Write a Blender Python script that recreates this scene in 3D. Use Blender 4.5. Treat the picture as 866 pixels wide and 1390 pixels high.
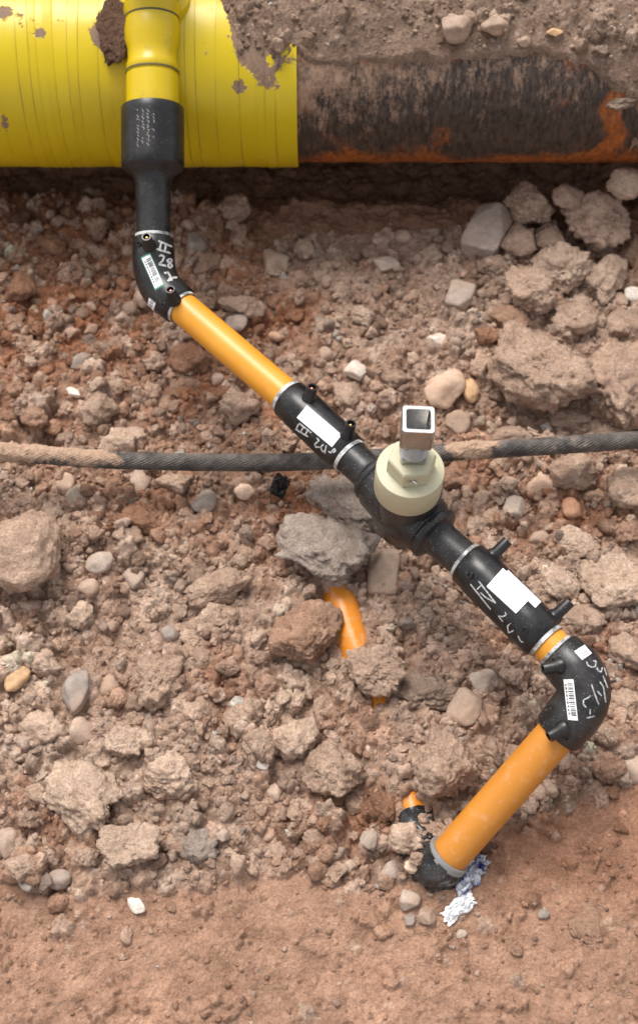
import bpy, bmesh, math, random
import numpy as np
from mathutils import Vector, Matrix
from mathutils.bvhtree import BVHTree

random.seed(7)
RNG = np.random.default_rng(11)
scene = bpy.context.scene
COL = scene.collection
for o in list(bpy.data.objects):
    bpy.data.objects.remove(o)

# ------------------------------------------------------------------ camera
PITCH = math.radians(60.0)                 # looking down into the trench
CAM = np.array([0.0, -1.15, 2.33])
FPX = 1806.0                               # focal length in photo pixels
PCX, PCY = 433.0, 650.0                    # optical centre in the photo
cd = bpy.data.cameras.new("camera")
cam = bpy.data.objects.new("camera", cd)
COL.objects.link(cam)
cam.location = CAM
cam.rotation_euler = (math.pi / 2 - PITCH, 0, 0)
cd.sensor_fit = 'VERTICAL'
cd.sensor_height = 36.0 * 1390 / 1300
cd.sensor_width = 24.0
cd.lens = 50.0 * 1806 / (50 / 36 * 1300)
cd.shift_y = -45.0 / 1390
cd.clip_start = 0.05
cd.clip_end = 200
cd.dof.use_dof = True
cd.dof.focus_distance = 2.33
cd.dof.aperture_fstop = 3.2
scene.camera = cam

# ------------------------------------------------------------------ light
SUN_EL, SUN_AZ = math.radians(62), math.radians(-28)   # azimuth measured from +Y towards +X
world = bpy.data.worlds.new("World")
scene.world = world
world.use_nodes = True
wn, wl = world.node_tree.nodes, world.node_tree.links
wn.clear()
wo = wn.new("ShaderNodeOutputWorld")
wb = wn.new("ShaderNodeBackground")
sky = wn.new("ShaderNodeTexSky")
sky.sky_type = 'NISHITA'
sky.sun_disc = False
sky.sun_elevation = SUN_EL
sky.sun_rotation = SUN_AZ
sky.dust_density = 4.0
sky.air_density = 1.0
hs = wn.new("ShaderNodeHueSaturation")     # a cloud veil: the sky is nearly white
hs.inputs["Saturation"].default_value = 0.22
wl.new(sky.outputs[0], hs.inputs["Color"])
wl.new(hs.outputs[0], wb.inputs["Color"])
wb.inputs["Strength"].default_value = 0.15
wl.new(wb.outputs[0], wo.inputs["Surface"])
sl = bpy.data.lights.new("sun", 'SUN')
sl.energy = 1.5
sl.angle = math.radians(26)
sl.color = (1.0, 0.95, 0.88)
sun = bpy.data.objects.new("sun", sl)
COL.objects.link(sun)
sd = Vector((math.cos(SUN_EL) * math.sin(SUN_AZ), math.cos(SUN_EL) * math.cos(SUN_AZ), math.sin(SUN_EL)))
sun.rotation_euler = (-sd).to_track_quat('-Z', 'Y').to_euler()
sun.location = (0, 0, 6)
vs = scene.view_settings
vs.view_transform = 'Standard'
vs.look = 'None'
vs.exposure = 0.62
vs.gamma = 1.0
vs.use_curve_mapping = False

# ------------------------------------------------------------------ photo pixel -> world
CR = np.array([1.0, 0, 0])
CU = np.array([0, math.sin(PITCH), math.cos(PITCH)])
CB = np.array([0, -math.cos(PITCH), math.sin(PITCH)])


def ray(px, py):
    d = CR * (px - PCX) / FPX + CU * (PCY - py) / FPX - CB
    return d / np.linalg.norm(d)


def W(px, py, z=0.0):
    d = ray(px, py)
    return CAM + d * ((z - CAM[2]) / d[2])


def P2(p):
    v = np.asarray(p, float) - CAM
    w = -(v @ CB)
    return np.stack([PCX + FPX * (v @ CR) / w, PCY - FPX * (v @ CU) / w], -1)


def mpp(p):                                 # metres per photo pixel at a point
    return -((np.asarray(p) - CAM) @ CB) / FPX


# ------------------------------------------------------------------ noise
PERM = np.random.default_rng(3).permutation(256).astype(np.int32)
PERM = np.concatenate([PERM, PERM, PERM])
GR = np.random.default_rng(5).normal(size=(256, 3)).astype(np.float32)
GR /= np.linalg.norm(GR, axis=1)[:, None]


def perlin(P):
    P = np.asarray(P, np.float32)
    i = np.floor(P).astype(np.int32)
    f = P - i
    u = f * f * f * (f * (f * 6 - 15) + 10)
    i &= 255
    out = 0
    for dx in (0, 1):
        wx = u[..., 0] if dx else 1 - u[..., 0]
        for dy in (0, 1):
            wy = u[..., 1] if dy else 1 - u[..., 1]
            for dz in (0, 1):
                wz = u[..., 2] if dz else 1 - u[..., 2]
                h = PERM[PERM[PERM[(i[..., 0] + dx) & 255] + ((i[..., 1] + dy) & 255)] + ((i[..., 2] + dz) & 255)]
                g = GR[h]
                dot = g[..., 0] * (f[..., 0] - dx) + g[..., 1] * (f[..., 1] - dy) + g[..., 2] * (f[..., 2] - dz)
                out = out + wx * wy * wz * dot
    return out * 1.5


def fbm(P, o=4, gain=0.5, lac=2.03):
    P = np.asarray(P, np.float32)
    a, s, t = 1.0, 0.0, 0.0
    for k in range(o):
        s = s + a * perlin(P * (lac ** k) + 17.3 * k)
        t += a
        a *= gain
    return s / t * 1.4


def billow(P, o=4, gain=0.5, lac=2.03):
    P = np.asarray(P, np.float32)
    a, s, t = 1.0, 0.0, 0.0
    for k in range(o):
        s = s + a * np.abs(perlin(P * (lac ** k) + 31.7 * k))
        t += a
        a *= gain
    return s / t * 2


def xy(X, Y, f, z=0.0):
    return np.stack([X * f, Y * f, np.full_like(X, z)], -1)


def sstep(a, b, x):
    t = np.clip((x - a) / (b - a), 0, 1)
    return t * t * (3 - 2 * t)


# ------------------------------------------------------------------ materials
def lin(r, g, b):
    f = lambda c: (c / 255) / 12.92 if c <= 10 else ((c / 255 + 0.055) / 1.055) ** 2.4
    return (f(r), f(g), f(b))


class NT:
    def __init__(s, name):
        s.m = bpy.data.materials.new(name)
        s.m.use_nodes = True
        s.n, s.l = s.m.node_tree.nodes, s.m.node_tree.links
        s.b = s.n["Principled BSDF"]

    def new(s, t, **kw):
        n = s.n.new(t)
        for k, v in kw.items():
            if k in n.inputs.keys():
                s.put(n.inputs[k], v)
            else:
                setattr(n, k, v)
        return n

    def put(s, inp, v):
        if isinstance(v, bpy.types.NodeSocket):
            s.l.new(v, inp)
        elif isinstance(v, tuple) and len(v) == 3 and inp.type == 'RGBA':
            inp.default_value = (*v, 1)
        else:
            inp.default_value = v

    def coord(s, scale=(1, 1, 1), out="Object"):
        c = s.new("ShaderNodeTexCoord")
        m = s.new("ShaderNodeMapping", Scale=scale)
        s.l.new(c.outputs[out], m.inputs["Vector"])
        return m.outputs[0]

    def noise(s, vec, scale, detail=6, rough=0.6, dist=0.0):
        n = s.new("ShaderNodeTexNoise", Vector=vec, Scale=scale, Detail=detail, Roughness=rough, Distortion=dist)
        return n.outputs[0]

    def ramp(s, fac, a, b, ca=(0, 0, 0), cb=(1, 1, 1)):
        r = s.new("ShaderNodeValToRGB", Fac=fac)
        e = r.color_ramp.elements
        e[0].position, e[1].position = a, b
        e[0].color, e[1].color = (*ca, 1), (*cb, 1)
        return r.outputs[0]

    def mix(s, fac, a, b, mode='MIX'):
        n = s.new("ShaderNodeMix", data_type='RGBA', blend_type=mode)
        s.put(n.inputs[0], fac)
        s.put(n.inputs[6], a)
        s.put(n.inputs[7], b)
        return n.outputs[2]

    def math(s, op, a, b=0.0):
        n = s.new("ShaderNodeMath", operation=op)
        s.put(n.inputs[0], a)
        s.put(n.inputs[1], b)
        return n.outputs[0]

    def bump(s, h, strength, dist=0.002):
        n = s.new("ShaderNodeBump", Strength=strength, Distance=dist, Height=h)
        s.l.new(n.outputs[0], s.b.inputs["Normal"])

    def set(s, **kw):
        for k, v in kw.items():
            s.put(s.b.inputs[k.replace("_", " ")], v)
        return s.m


def soil_material(name, src, bump=0.8):
    t = NT(name)
    if src == 'obj':
        c = t.new("ShaderNodeObjectInfo").outputs["Color"]
    else:
        c = t.new("ShaderNodeAttribute", attribute_name="col", attribute_type='INSTANCER' if src == 'inst' else 'GEOMETRY').outputs["Color"]
    v = t.new("ShaderNodeNewGeometry").outputs["Position"]
    n1 = t.noise(v, 28, 5, 0.6)
    n2 = t.noise(v, 190, 4, 0.7)
    n3 = t.noise(v, 620, 3, 0.7)
    c = t.mix(1.0, c, t.ramp(n1, 0.30, 0.70, (0.74, 0.70, 0.68), (1.18, 1.19, 1.20)), 'MULTIPLY')
    c = t.mix(1.0, c, t.ramp(n2, 0.30, 0.70, (0.68, 0.66, 0.64), (1.18, 1.19, 1.20)), 'MULTIPLY')
    # pale and dark mineral grains
    g1 = t.ramp(n3, 0.66, 0.73)
    c = t.mix(t.math('MULTIPLY', g1, 0.5), c, lin(225, 208, 196))
    g2 = t.ramp(n3, 0.29, 0.36, (1, 1, 1), (0, 0, 0))
    c = t.mix(t.math('MULTIPLY', g2, 0.65), c, lin(80, 58, 46))
    n4 = t.noise(v, 85, 5, 0.68, 0.4)
    h = t.math('ADD', t.math('MULTIPLY', n2, 0.9), t.math('MULTIPLY', n3, 0.45))
    h = t.math('ADD', h, t.math('MULTIPLY', t.ramp(n4, 0.30, 0.62), 0.75))
    t.bump(h, bump, 0.009)
    return t.set(Base_Color=c, Roughness=0.95, Specular_IOR_Level=0.12)


M = {}
M['soil'] = soil_material("packed_soil", 'attr', 0.75)
M['clod'] = soil_material("crumbly_clod", 'obj', 0.8)
M['crumb'] = soil_material("loose_crumbs", 'inst', 0.8)


def stone_mat():
    t = NT("grey_stone")
    oi = t.new("ShaderNodeObjectInfo")
    g = t.new("ShaderNodeNewGeometry").outputs["Position"]
    n1, n2, n3 = t.noise(g, 45, 4), t.noise(g, 260, 4, 0.7), t.noise(g, 20, 3)
    c = t.mix(1.0, oi.outputs["Color"], t.ramp(n1, 0.3, 0.7, (0.80, 0.78, 0.75), (1.14, 1.14, 1.14)), 'MULTIPLY')
    c = t.mix(1.0, c, t.ramp(n2, 0.3, 0.7, (0.82, 0.80, 0.79), (1.12, 1.12, 1.12)), 'MULTIPLY')
    c = t.mix(t.math('MULTIPLY', t.ramp(n3, 0.5, 0.66), 0.45), c, lin(178, 145, 122))
    t.bump(n2, 0.4, 0.003)
    return t.set(Base_Color=c, Roughness=0.85, Specular_IOR_Level=0.2)


M['stone'] = stone_mat()


def black_pe(name, dust=0.35, base=(0.012, 0.012, 0.014), rough=0.38):
    t = NT(name)
    v = t.coord()
    n1, n2, n3 = t.noise(v, 22, 5, 0.65), t.noise(v, 420, 2, 0.6), t.noise(v, 90, 4, 0.7)
    c = t.mix(t.math('MULTIPLY', t.ramp(n1, 0.42, 0.8), dust * 0.14), base, lin(150, 140, 132))
    c = t.mix(t.math('MULTIPLY', t.ramp(n2, 0.67, 0.73), dust * 1.0), c, lin(185, 178, 170))
    c = t.mix(t.math('MULTIPLY', t.ramp(n3, 0.62, 0.78), dust * 0.22), c, lin(160, 140, 125))
    r = t.new("ShaderNodeMapRange", Value=n1)
    r.inputs["To Min"].default_value, r.inputs["To Max"].default_value = rough - 0.10, rough + 0.12
    t.bump(n2, 0.12, 0.001)
    return t.set(Base_Color=c, Roughness=r.outputs[0], Specular_IOR_Level=0.42)


M['black'] = black_pe("black_polyethylene", 0.55, (0.010, 0.010, 0.011), 0.33)
M['black_dusty'] = black_pe("dusty_black_polyethylene", 0.95, (0.012, 0.012, 0.013), 0.34)
M['black_clean'] = black_pe("black_fitting_plastic", 0.5, (0.009, 0.009, 0.010), 0.30)


def orange(name, a, b, dust):
    t = NT(name)
    v = t.coord()
    n1, n2 = t.noise(v, 9, 5, 0.6), t.noise(v, 55, 5, 0.7)
    n3 = t.noise(v, 300, 2)
    c = t.mix(t.ramp(n1, 0.3, 0.7), a, b)
    c = t.mix(t.math('MULTIPLY', t.ramp(n2, 0.55, 0.78), dust), c, lin(205, 160, 125))
    c = t.mix(t.math('MULTIPLY', t.ramp(n3, 0.71, 0.77), 0.5), c, lin(120, 70, 30))
    t.bump(n2, 0.06, 0.001)
    return t.set(Base_Color=c, Roughness=0.36, Specular_IOR_Level=0.45)


M['orange'] = orange("orange_gas_pipe", (0.64, 0.262, 0.020), (0.72, 0.32, 0.032), 0.25)
M['orange_dull'] = orange("dusty_orange_pipe", (0.50, 0.190, 0.022), (0.56, 0.222, 0.030), 0.7)
M['orange_dirty'] = orange("buried_orange_pipe", (0.62, 0.20, 0.012), (0.68, 0.24, 0.02), 0.95)


def wrap_mat():
    t = NT("yellow_wrap_tape")
    v = t.coord()
    n1, n2, n3 = t.noise(v, 4.5, 6, 0.62, 0.3), t.noise(v, 22, 6, 0.65), t.noise(v, 1.4, 3)
    seam = t.new("ShaderNodeAttribute", attribute_name="seam").outputs["Fac"]
    dirt = t.new("ShaderNodeAttribute", attribute_name="dirt").outputs["Fac"]
    c = t.mix(t.ramp(n3, 0.35, 0.65), (0.58, 0.42, 0.003), (0.65, 0.485, 0.006))
    k = t.math('ADD', dirt, t.math('MULTIPLY', n2, 1.0))
    k = t.math('ADD', k, t.math('MULTIPLY', n1, 0.6))
    dm = t.ramp(t.math('MULTIPLY', k, 0.5), 0.575, 0.60)
    sm = t.math('MULTIPLY', t.ramp(seam, 0.35, 0.8), t.ramp(n1, 0.40, 0.58))
    c = t.mix(t.math('MULTIPLY', sm, 0.6), c, (0.10, 0.075, 0.03))
    soil = t.mix(t.noise(v, 160, 4, 0.7), lin(95, 72, 58), lin(165, 138, 118))
    c = t.mix(dm, c, soil)
    rr = t.mix(dm, (0.33, 0.33, 0.33), (0.95, 0.95, 0.95))
    hh = t.math('ADD', t.math('MULTIPLY', dm, 1.2), t.math('MULTIPLY', n2, 0.25))
    t.bump(hh, 0.5, 0.003)
    return t.set(Base_Color=c, Roughness=rr, Specular_IOR_Level=0.45)


M['wrap'] = wrap_mat()
t = NT("yellow_plastic")
n = t.noise(t.coord(), 30, 5, 0.65)
M['yellow'] = t.set(Base_Color=t.mix(t.math('MULTIPLY', t.ramp(n, 0.58, 0.8), 0.5), (0.58, 0.41, 0.004), lin(140, 115, 60)),
                    Roughness=0.32)


def steel_mat():
    t = NT("old_coated_steel")
    v = t.coord((1, 1, 1))
    vs_ = t.coord((2.6, 1, 1))
    dust = t.new("ShaderNodeAttribute", attribute_name="dust").outputs["Fac"]
    rust = t.new("ShaderNodeAttribute", attribute_name="rust").outputs["Fac"]
    n1, n2, n3 = t.noise(vs_, 13, 7, 0.68), t.noise(vs_, 45, 6, 0.7), t.noise(v, 7, 6, 0.65)
    n4 = t.noise(v, 140, 4, 0.7)
    c = t.mix(t.ramp(n2, 0.35, 0.7), (0.020, 0.014, 0.011), (0.105, 0.070, 0.052))
    kr = t.math('ADD', rust, t.math('MULTIPLY', n3, 0.9))
    rm = t.ramp(kr, 0.70, 0.86)
    rc = t.mix(t.ramp(n2, 0.35, 0.65), (0.16, 0.045, 0.014), (0.48, 0.14, 0.022))
    c = t.mix(t.math('MULTIPLY', rm, 0.9), c, rc)
    k = t.math('ADD', dust, t.math('ADD', t.math('MULTIPLY', n1, 1.7), t.math('MULTIPLY', n2, 0.8)))
    k = t.math('ADD', k, t.math('MULTIPLY', n4, 0.5))
    dm = t.math('MULTIPLY', t.ramp(t.math('MULTIPLY', k, 0.4), 0.78, 0.93), 0.9)
    dc = t.mix(n4, lin(104, 78, 62), lin(186, 154, 130))
    c = t.mix(dm, c, dc)
    t.bump(t.math('ADD', t.math('MULTIPLY', n2, 1.0), t.math('MULTIPLY', n4, 0.5)), 0.5, 0.004)
    return t.set(Base_Color=c, Roughness=t.mix(dm, (0.55, 0.55, 0.55), (0.95, 0.95, 0.95)), Specular_IOR_Level=0.35)


M['steel'] = steel_mat()


def cable_mat():
    t = NT("muddy_wire_rope")
    v = t.coord()
    mud = t.new("ShaderNodeAttribute", attribute_name="mud").outputs["Fac"]
    n1, n2, n3 = t.noise(v, 30, 6, 0.65), t.noise(v, 170, 4, 0.7), t.noise(v, 12, 3)
    rg = t.new("ShaderNodeAttribute", attribute_name="ridge").outputs["Fac"]
    c = t.mix(t.ramp(n2, 0.3, 0.7), (0.020, 0.016, 0.014), (0.07, 0.058, 0.05))
    c = t.mix(t.math('MULTIPLY', t.ramp(rg, 0.55, 0.98), t.ramp(n1, 0.38, 0.66)), c, (0.27, 0.225, 0.19))
    dm = t.ramp(t.math('ADD', mud, t.math('MULTIPLY', n1, 1.1)), 0.76, 0.92)
    c = t.mix(dm, c, t.mix(n2, lin(135, 104, 84), lin(205, 175, 150)))
    t.bump(n2, 0.7, 0.004)
    return t.set(Base_Color=c, Roughness=t.mix(dm, (0.5, 0.5, 0.5), (0.95, 0.95, 0.95)))


M['cable'] = cable_mat()
t = NT("cream_plastic")
n = t.noise(t.coord(), 40, 6, 0.7)
M['cream'] = t.set(Base_Color=t.mix(t.math('MULTIPLY', t.ramp(n, 0.5, 0.8), 0.35), (0.485, 0.45, 0.305), (0.36, 0.32, 0.22)),
                   Roughness=0.5)
t = NT("zinc_plated_steel")
n = t.noise(t.coord(), 60, 5, 0.7)
M['zinc'] = t.set(Base_Color=t.mix(n, (0.33, 0.325, 0.32), (0.56, 0.55, 0.53)), Metallic=1.0,
                  Roughness=t.mix(n, (0.16, 0.16, 0.16), (0.34, 0.34, 0.34)))
M['paper'] = NT("white_label").set(Base_Color=(0.85, 0.85, 0.85), Roughness=0.55)
M['green_edge'] = NT("green_label_edge").set(Base_Color=(0.05, 0.22, 0.14), Roughness=0.55)
M['ink'] = NT("black_print").set(Base_Color=(0.02, 0.02, 0.022), Roughness=0.6)
t = NT("silver_marker_pen")
n = t.noise(t.coord(), 350, 3, 0.7)
M['marker'] = t.set(Base_Color=t.mix(t.ramp(n, 0.35, 0.6), (0.16, 0.16, 0.16), (0.62, 0.62, 0.61)), Roughness=0.55)
t = NT("scraped_pipe_end")
n = t.noise(t.coord((1, 1, 1)), 60, 4, 0.7)
M['scraped'] = t.set(Base_Color=t.mix(t.ramp(n, 0.4, 0.6), (0.16, 0.155, 0.15), (0.62, 0.62, 0.61)), Roughness=0.3)
M['grey_sleeve'] = NT("grey_sleeve_plastic").set(Base_Color=(0.22, 0.215, 0.21), Roughness=0.5)
M['seam'] = NT("dirty_seam").set(Base_Color=(0.10, 0.085, 0.03), Roughness=0.7)
M['brass'] = NT("brass_pin").set(Base_Color=(0.75, 0.52, 0.16), Metallic=0.9, Roughness=0.3)
M['copper'] = NT("copper_pin").set(Base_Color=(0.70, 0.30, 0.20), Metallic=0.8, Roughness=0.35)
M['print'] = NT("faint_grey_print").set(Base_Color=(0.22, 0.21, 0.20), Roughness=0.6)
t = NT("crumpled_plastic_film")
n = t.noise(t.coord(), 45, 4, 0.6)
M['film'] = t.set(Base_Color=t.mix(t.ramp(n, 0.52, 0.62), (0.78, 0.80, 0.85), (0.10, 0.12, 0.38)), Roughness=0.15,
                  Transmission_Weight=0.35, Alpha=1.0)
M['white_film'] = NT("white_plastic_film").set(Base_Color=(0.86, 0.86, 0.87), Roughness=0.3)
M['film_black'] = black_pe("black_heat_shrink", 1.3, (0.012, 0.012, 0.013), 0.25)


# ------------------------------------------------------------------ objects
def link(o, parent=None):
    COL.objects.link(o)
    if parent is not None:
        o.parent = parent
    return o


def tag(o, label=None, cat=None, group=None, kind=None):
    for k, v in (("label", label), ("category", cat), ("group", group), ("kind", kind)):
        if v:
            o[k] = v
    return o


def empty(name, loc, label=None, cat=None, group=None):
    o = link(bpy.data.objects.new(name, None))
    o.location = [float(c) for c in loc]
    o.empty_display_size = 0.02
    return tag(o, label, cat, group)


def mesh_np(name, V, F, mats, attrs=None, smooth=True, angle=None, colors=None, fm=None):
    """V Nx3, F list of faces or an int array (Mx3 / Mx4)."""
    me = bpy.data.meshes.new(name)
    V = np.asarray(V, np.float32)
    if isinstance(F, np.ndarray):
        k = F.shape[1]
        me.vertices.add(len(V))
        me.vertices.foreach_set("co", V.ravel())
        me.loops.add(F.size)
        me.loops.foreach_set("vertex_index", F.astype(np.int32).ravel())
        me.polygons.add(len(F))
        me.polygons.foreach_set("loop_start", np.arange(0, F.size, k, dtype=np.int32))
        me.update(calc_edges=True)
    else:
        me.from_pydata(V.tolist(), [], F)
        me.update()
    for m in (mats if isinstance(mats, (list, tuple)) else [mats]):
        me.materials.append(m)
    if fm is not None:
        me.polygons.foreach_set("material_index", np.asarray(fm, np.int32))
    for k, a in (attrs or {}).items():
        at = me.attributes.new(k, 'FLOAT', 'POINT')
        at.data.foreach_set("value", np.asarray(a, np.float32))
    if colors is not None:
        at = me.attributes.new("col", 'FLOAT_COLOR', 'POINT')
        c4 = np.ones((len(V), 4), np.float32)
        c4[:, :3] = colors
        at.data.foreach_set("color", c4.ravel())
    me.polygons.foreach_set("use_smooth", np.full(len(me.polygons), smooth, bool))
    if smooth and angle:
        me.set_sharp_from_angle(angle=math.radians(angle))
    me.update()
    return me


def part(name, V, F, mats, parent=None, **kw):
    """A mesh object in world coordinates, kept in place under its parent."""
    V = np.asarray(V, float)
    if parent is not None:
        V = V - world_loc(parent)
    o = bpy.data.objects.new(name, mesh_np(name, V, F, mats, **kw))
    return link(o, parent)


def world_loc(o):
    v = np.zeros(3)
    while o is not None:
        v = v + np.array(o.location)
        o = o.parent
    return v


# ---- paths and swept tubes
class Path:
    def __init__(s, pts, fillet, n=10):
        """pts: 3-D corners; fillet: cut-back distance at each inner corner."""
        pts = [np.asarray(p, float) for p in pts]
        q = [pts[0]]
        for i in range(1, len(pts) - 1):
            a, b, c = pts[i - 1], pts[i], pts[i + 1]
            f = fillet[i - 1] if isinstance(fillet, (list, tuple)) else fillet
            f1 = min(f, 0.48 * np.linalg.norm(b - a))
            f2 = min(f, 0.48 * np.linalg.norm(c - b))
            p0 = b + (a - b) / np.linalg.norm(a - b) * f1
            p1 = b + (c - b) / np.linalg.norm(c - b) * f2
            for k in range(n + 1):
                u = k / n
                q.append((1 - u) ** 2 * p0 + 2 * u * (1 - u) * b + u * u * p1)
        q.append(pts[-1])
        d = np.array(q)
        L = np.concatenate([[0], np.cumsum(np.linalg.norm(np.diff(d, axis=0), axis=1))])
        s.S = np.arange(0, L[-1], 0.002)
        s.P = np.stack([np.interp(s.S, L, d[:, k]) for k in range(3)], -1)
        T = np.gradient(s.P, axis=0)
        k = np.ones(9) / 9
        Tp = np.pad(T, ((4, 4), (0, 0)), mode='edge')
        T = np.stack([np.convolve(Tp[:, j], k, 'valid') for j in range(3)], -1)
        s.T = T / np.linalg.norm(T, axis=1)[:, None]
        s.px = P2(s.P)
        s.length = s.S[-1]

    def s_at(s, px, py, lo=0, hi=9):
        d = np.hypot(s.px[:, 0] - px, s.px[:, 1] - py)
        d = np.where((s.S >= lo) & (s.S <= hi), d, 1e9)
        return s.S[int(np.argmin(d))]

    def at(s, t):
        return np.array([np.interp(t, s.S, s.P[:, k]) for k in range(3)])

    def frame(s, t):
        T = np.array([np.interp(t, s.S, s.T[:, k]) for k in range(3)])
        T /= np.linalg.norm(T)
        # U is the radial that points most upwards, N the sideways one
        U = np.array([0, 0.35, 1.0])
        U = U - T * (U @ T)
        U /= np.linalg.norm(U)
        return T, U, np.cross(T, U)

    def radial(s, t, th):
        T, U, N = s.frame(t)
        return U * math.cos(th) + N * math.sin(th)


def tube(path, prof, seg=40, caps=True, lump=0.0, lf=30.0, step=0.012):
    """prof: list of (s, r); rings between entries follow the path's bends."""
    rows = []
    for (s0, r0), (s1, r1) in zip(prof, prof[1:]):
        k = max(1, int(abs(s1 - s0) / step))
        for j in range(k):
            rows.append((s0 + (s1 - s0) * j / k, r0 + (r1 - r0) * j / k))
    rows.append(prof[-1])
    V, F = [], []
    a = np.linspace(0, 2 * math.pi, seg, endpoint=False)
    for s_, r in rows:
        T, U, N = path.frame(s_)
        c = path.at(s_)
        V.append(c + r * (np.cos(a)[:, None] * U + np.sin(a)[:, None] * N))
    V = np.concatenate(V)
    if lump:
        ctr = np.repeat(np.array([path.at(s_) for s_, r in rows]), seg, 0)
        d = V - ctr
        V = ctr + d * (1 + lump * fbm(V * lf, 4)[:, None])
    n = len(rows)
    for i in range(n - 1):
        for j in range(seg):
            k = (j + 1) % seg
            F.append((i * seg + j, i * seg + k, (i + 1) * seg + k, (i + 1) * seg + j))
    if caps:
        F.append(tuple(range(seg - 1, -1, -1)))
        F.append(tuple((n - 1) * seg + j for j in range(seg)))
    return V, F


def lathe(base, axis, prof, seg=40, caps=True, up=(0, 1, 0.01)):
    """prof: list of (height along axis, radius)."""
    T = np.asarray(axis, float)
    T = T / np.linalg.norm(T)
    U = np.asarray(up, float)
    U = U - T * (U @ T)
    U /= np.linalg.norm(U)
    N = np.cross(T, U)
    a = np.linspace(0, 2 * math.pi, seg, endpoint=False) + math.pi / seg
    V = np.concatenate([np.asarray(base) + T * h + r * (np.cos(a)[:, None] * U + np.sin(a)[:, None] * N) for h, r in prof])
    n = len(prof)
    F = [(i * seg + j, i * seg + (j + 1) % seg, (i + 1) * seg + (j + 1) % seg, (i + 1) * seg + j)
         for i in range(n - 1) for j in range(seg)]
    if caps:
        F.append(tuple(range(seg - 1, -1, -1)))
        F.append(tuple((n - 1) * seg + j for j in range(seg)))
    return V, F


def join(*vf):
    V, F, o = [], [], 0
    for v, f in vf:
        V.append(np.asarray(v))
        F += [tuple(i + o for i in q) for q in f]
        o += len(v)
    return np.concatenate(V), F


def rounded_square(base, axis, prof, half, rad, up=(0, 1, 0), seg=5, caps=True):
    """prof: (height, scale) rings of a rounded square."""
    T = np.asarray(axis, float)
    T = T / np.linalg.norm(T)
    U = np.asarray(up, float)
    U = U - T * (U @ T)
    U /= np.linalg.norm(U)
    N = np.cross(T, U)
    pts = []
    for q, (sx, sy) in enumerate(((1, 1), (-1, 1), (-1, -1), (1, -1))):
        for k in range(seg + 1):
            a = math.pi / 2 * (q + k / seg)
            pts.append((sx * (half - rad) + rad * math.cos(a), sy * (half - rad) + rad * math.sin(a)))
    pts = np.array(pts)
    m = len(pts)
    V = []
    for h, sc in prof:
        V.append(np.asarray(base) + T * h + sc * (pts[:, :1] * U + pts[:, 1:] * N))
    V = np.concatenate(V)
    F = [(i * m + j, i * m + (j + 1) % m, (i + 1) * m + (j + 1) % m, (i + 1) * m + j)
         for i in range(len(prof) - 1) for j in range(m)]
    if caps:
        F.append(tuple(range(m - 1, -1, -1)))
        F.append(tuple((len(prof) - 1) * m + j for j in range(m)))
    return V, F


# ------------------------------------------------------------------ main pipe frame
PY, PZ, PR = 1.03, 0.30, 0.200             # axis (runs along X) and wrapped radius
PRS = 0.190


def on_pipe(px, py, R=PR):
    d = ray(px, py)
    o = CAM - np.array([0, PY, PZ])
    a = d[1] ** 2 + d[2] ** 2
    b = 2 * (o[1] * d[1] + o[2] * d[2])
    c = o[1] ** 2 + o[2] ** 2 - R * R
    q = b * b - 4 * a * c
    if q < 0:
        return None
    return CAM + d * ((-b - math.sqrt(q)) / (2 * a))


WRAP_END = on_pipe(403, 150)[0]

# ------------------------------------------------------------------ ground: one sheet, trench floor and far bank
STEP = 0.0031
DX0, DX1, DY0, DY1 = -0.86, 0.86, -0.93, 1.42
nx, ny = int((DX1 - DX0) / STEP) + 1, int((DY1 - DY0) / STEP) + 1
xs, ys = DX0 + STEP * np.arange(nx), DY0 + STEP * np.arange(ny)
X, Y = np.meshgrid(xs, ys)


def base_fields(X, Y):
    """colour and height of the ground before the crumbs are stamped in."""
    pix = P2(np.stack([X, Y, np.zeros_like(X)], -1))
    PX, PYY = pix[..., 0], pix[..., 1]
    # boundary between rubble and smooth compacted floor (photo rows)
    bx = [-400, 0, 120, 250, 350, 450, 520, 600, 650, 700, 760, 866, 1300]
    by = [1190, 1195, 1215, 1200, 1185, 1185, 1215, 1195, 1140, 1112, 1100, 1062, 1000]
    edge = np.interp(PX, bx, by) + 22 * fbm(xy(X, Y, 9), 4)
    rub = sstep(14, -14, PYY - edge)
    return PX, PYY, rub


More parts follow.
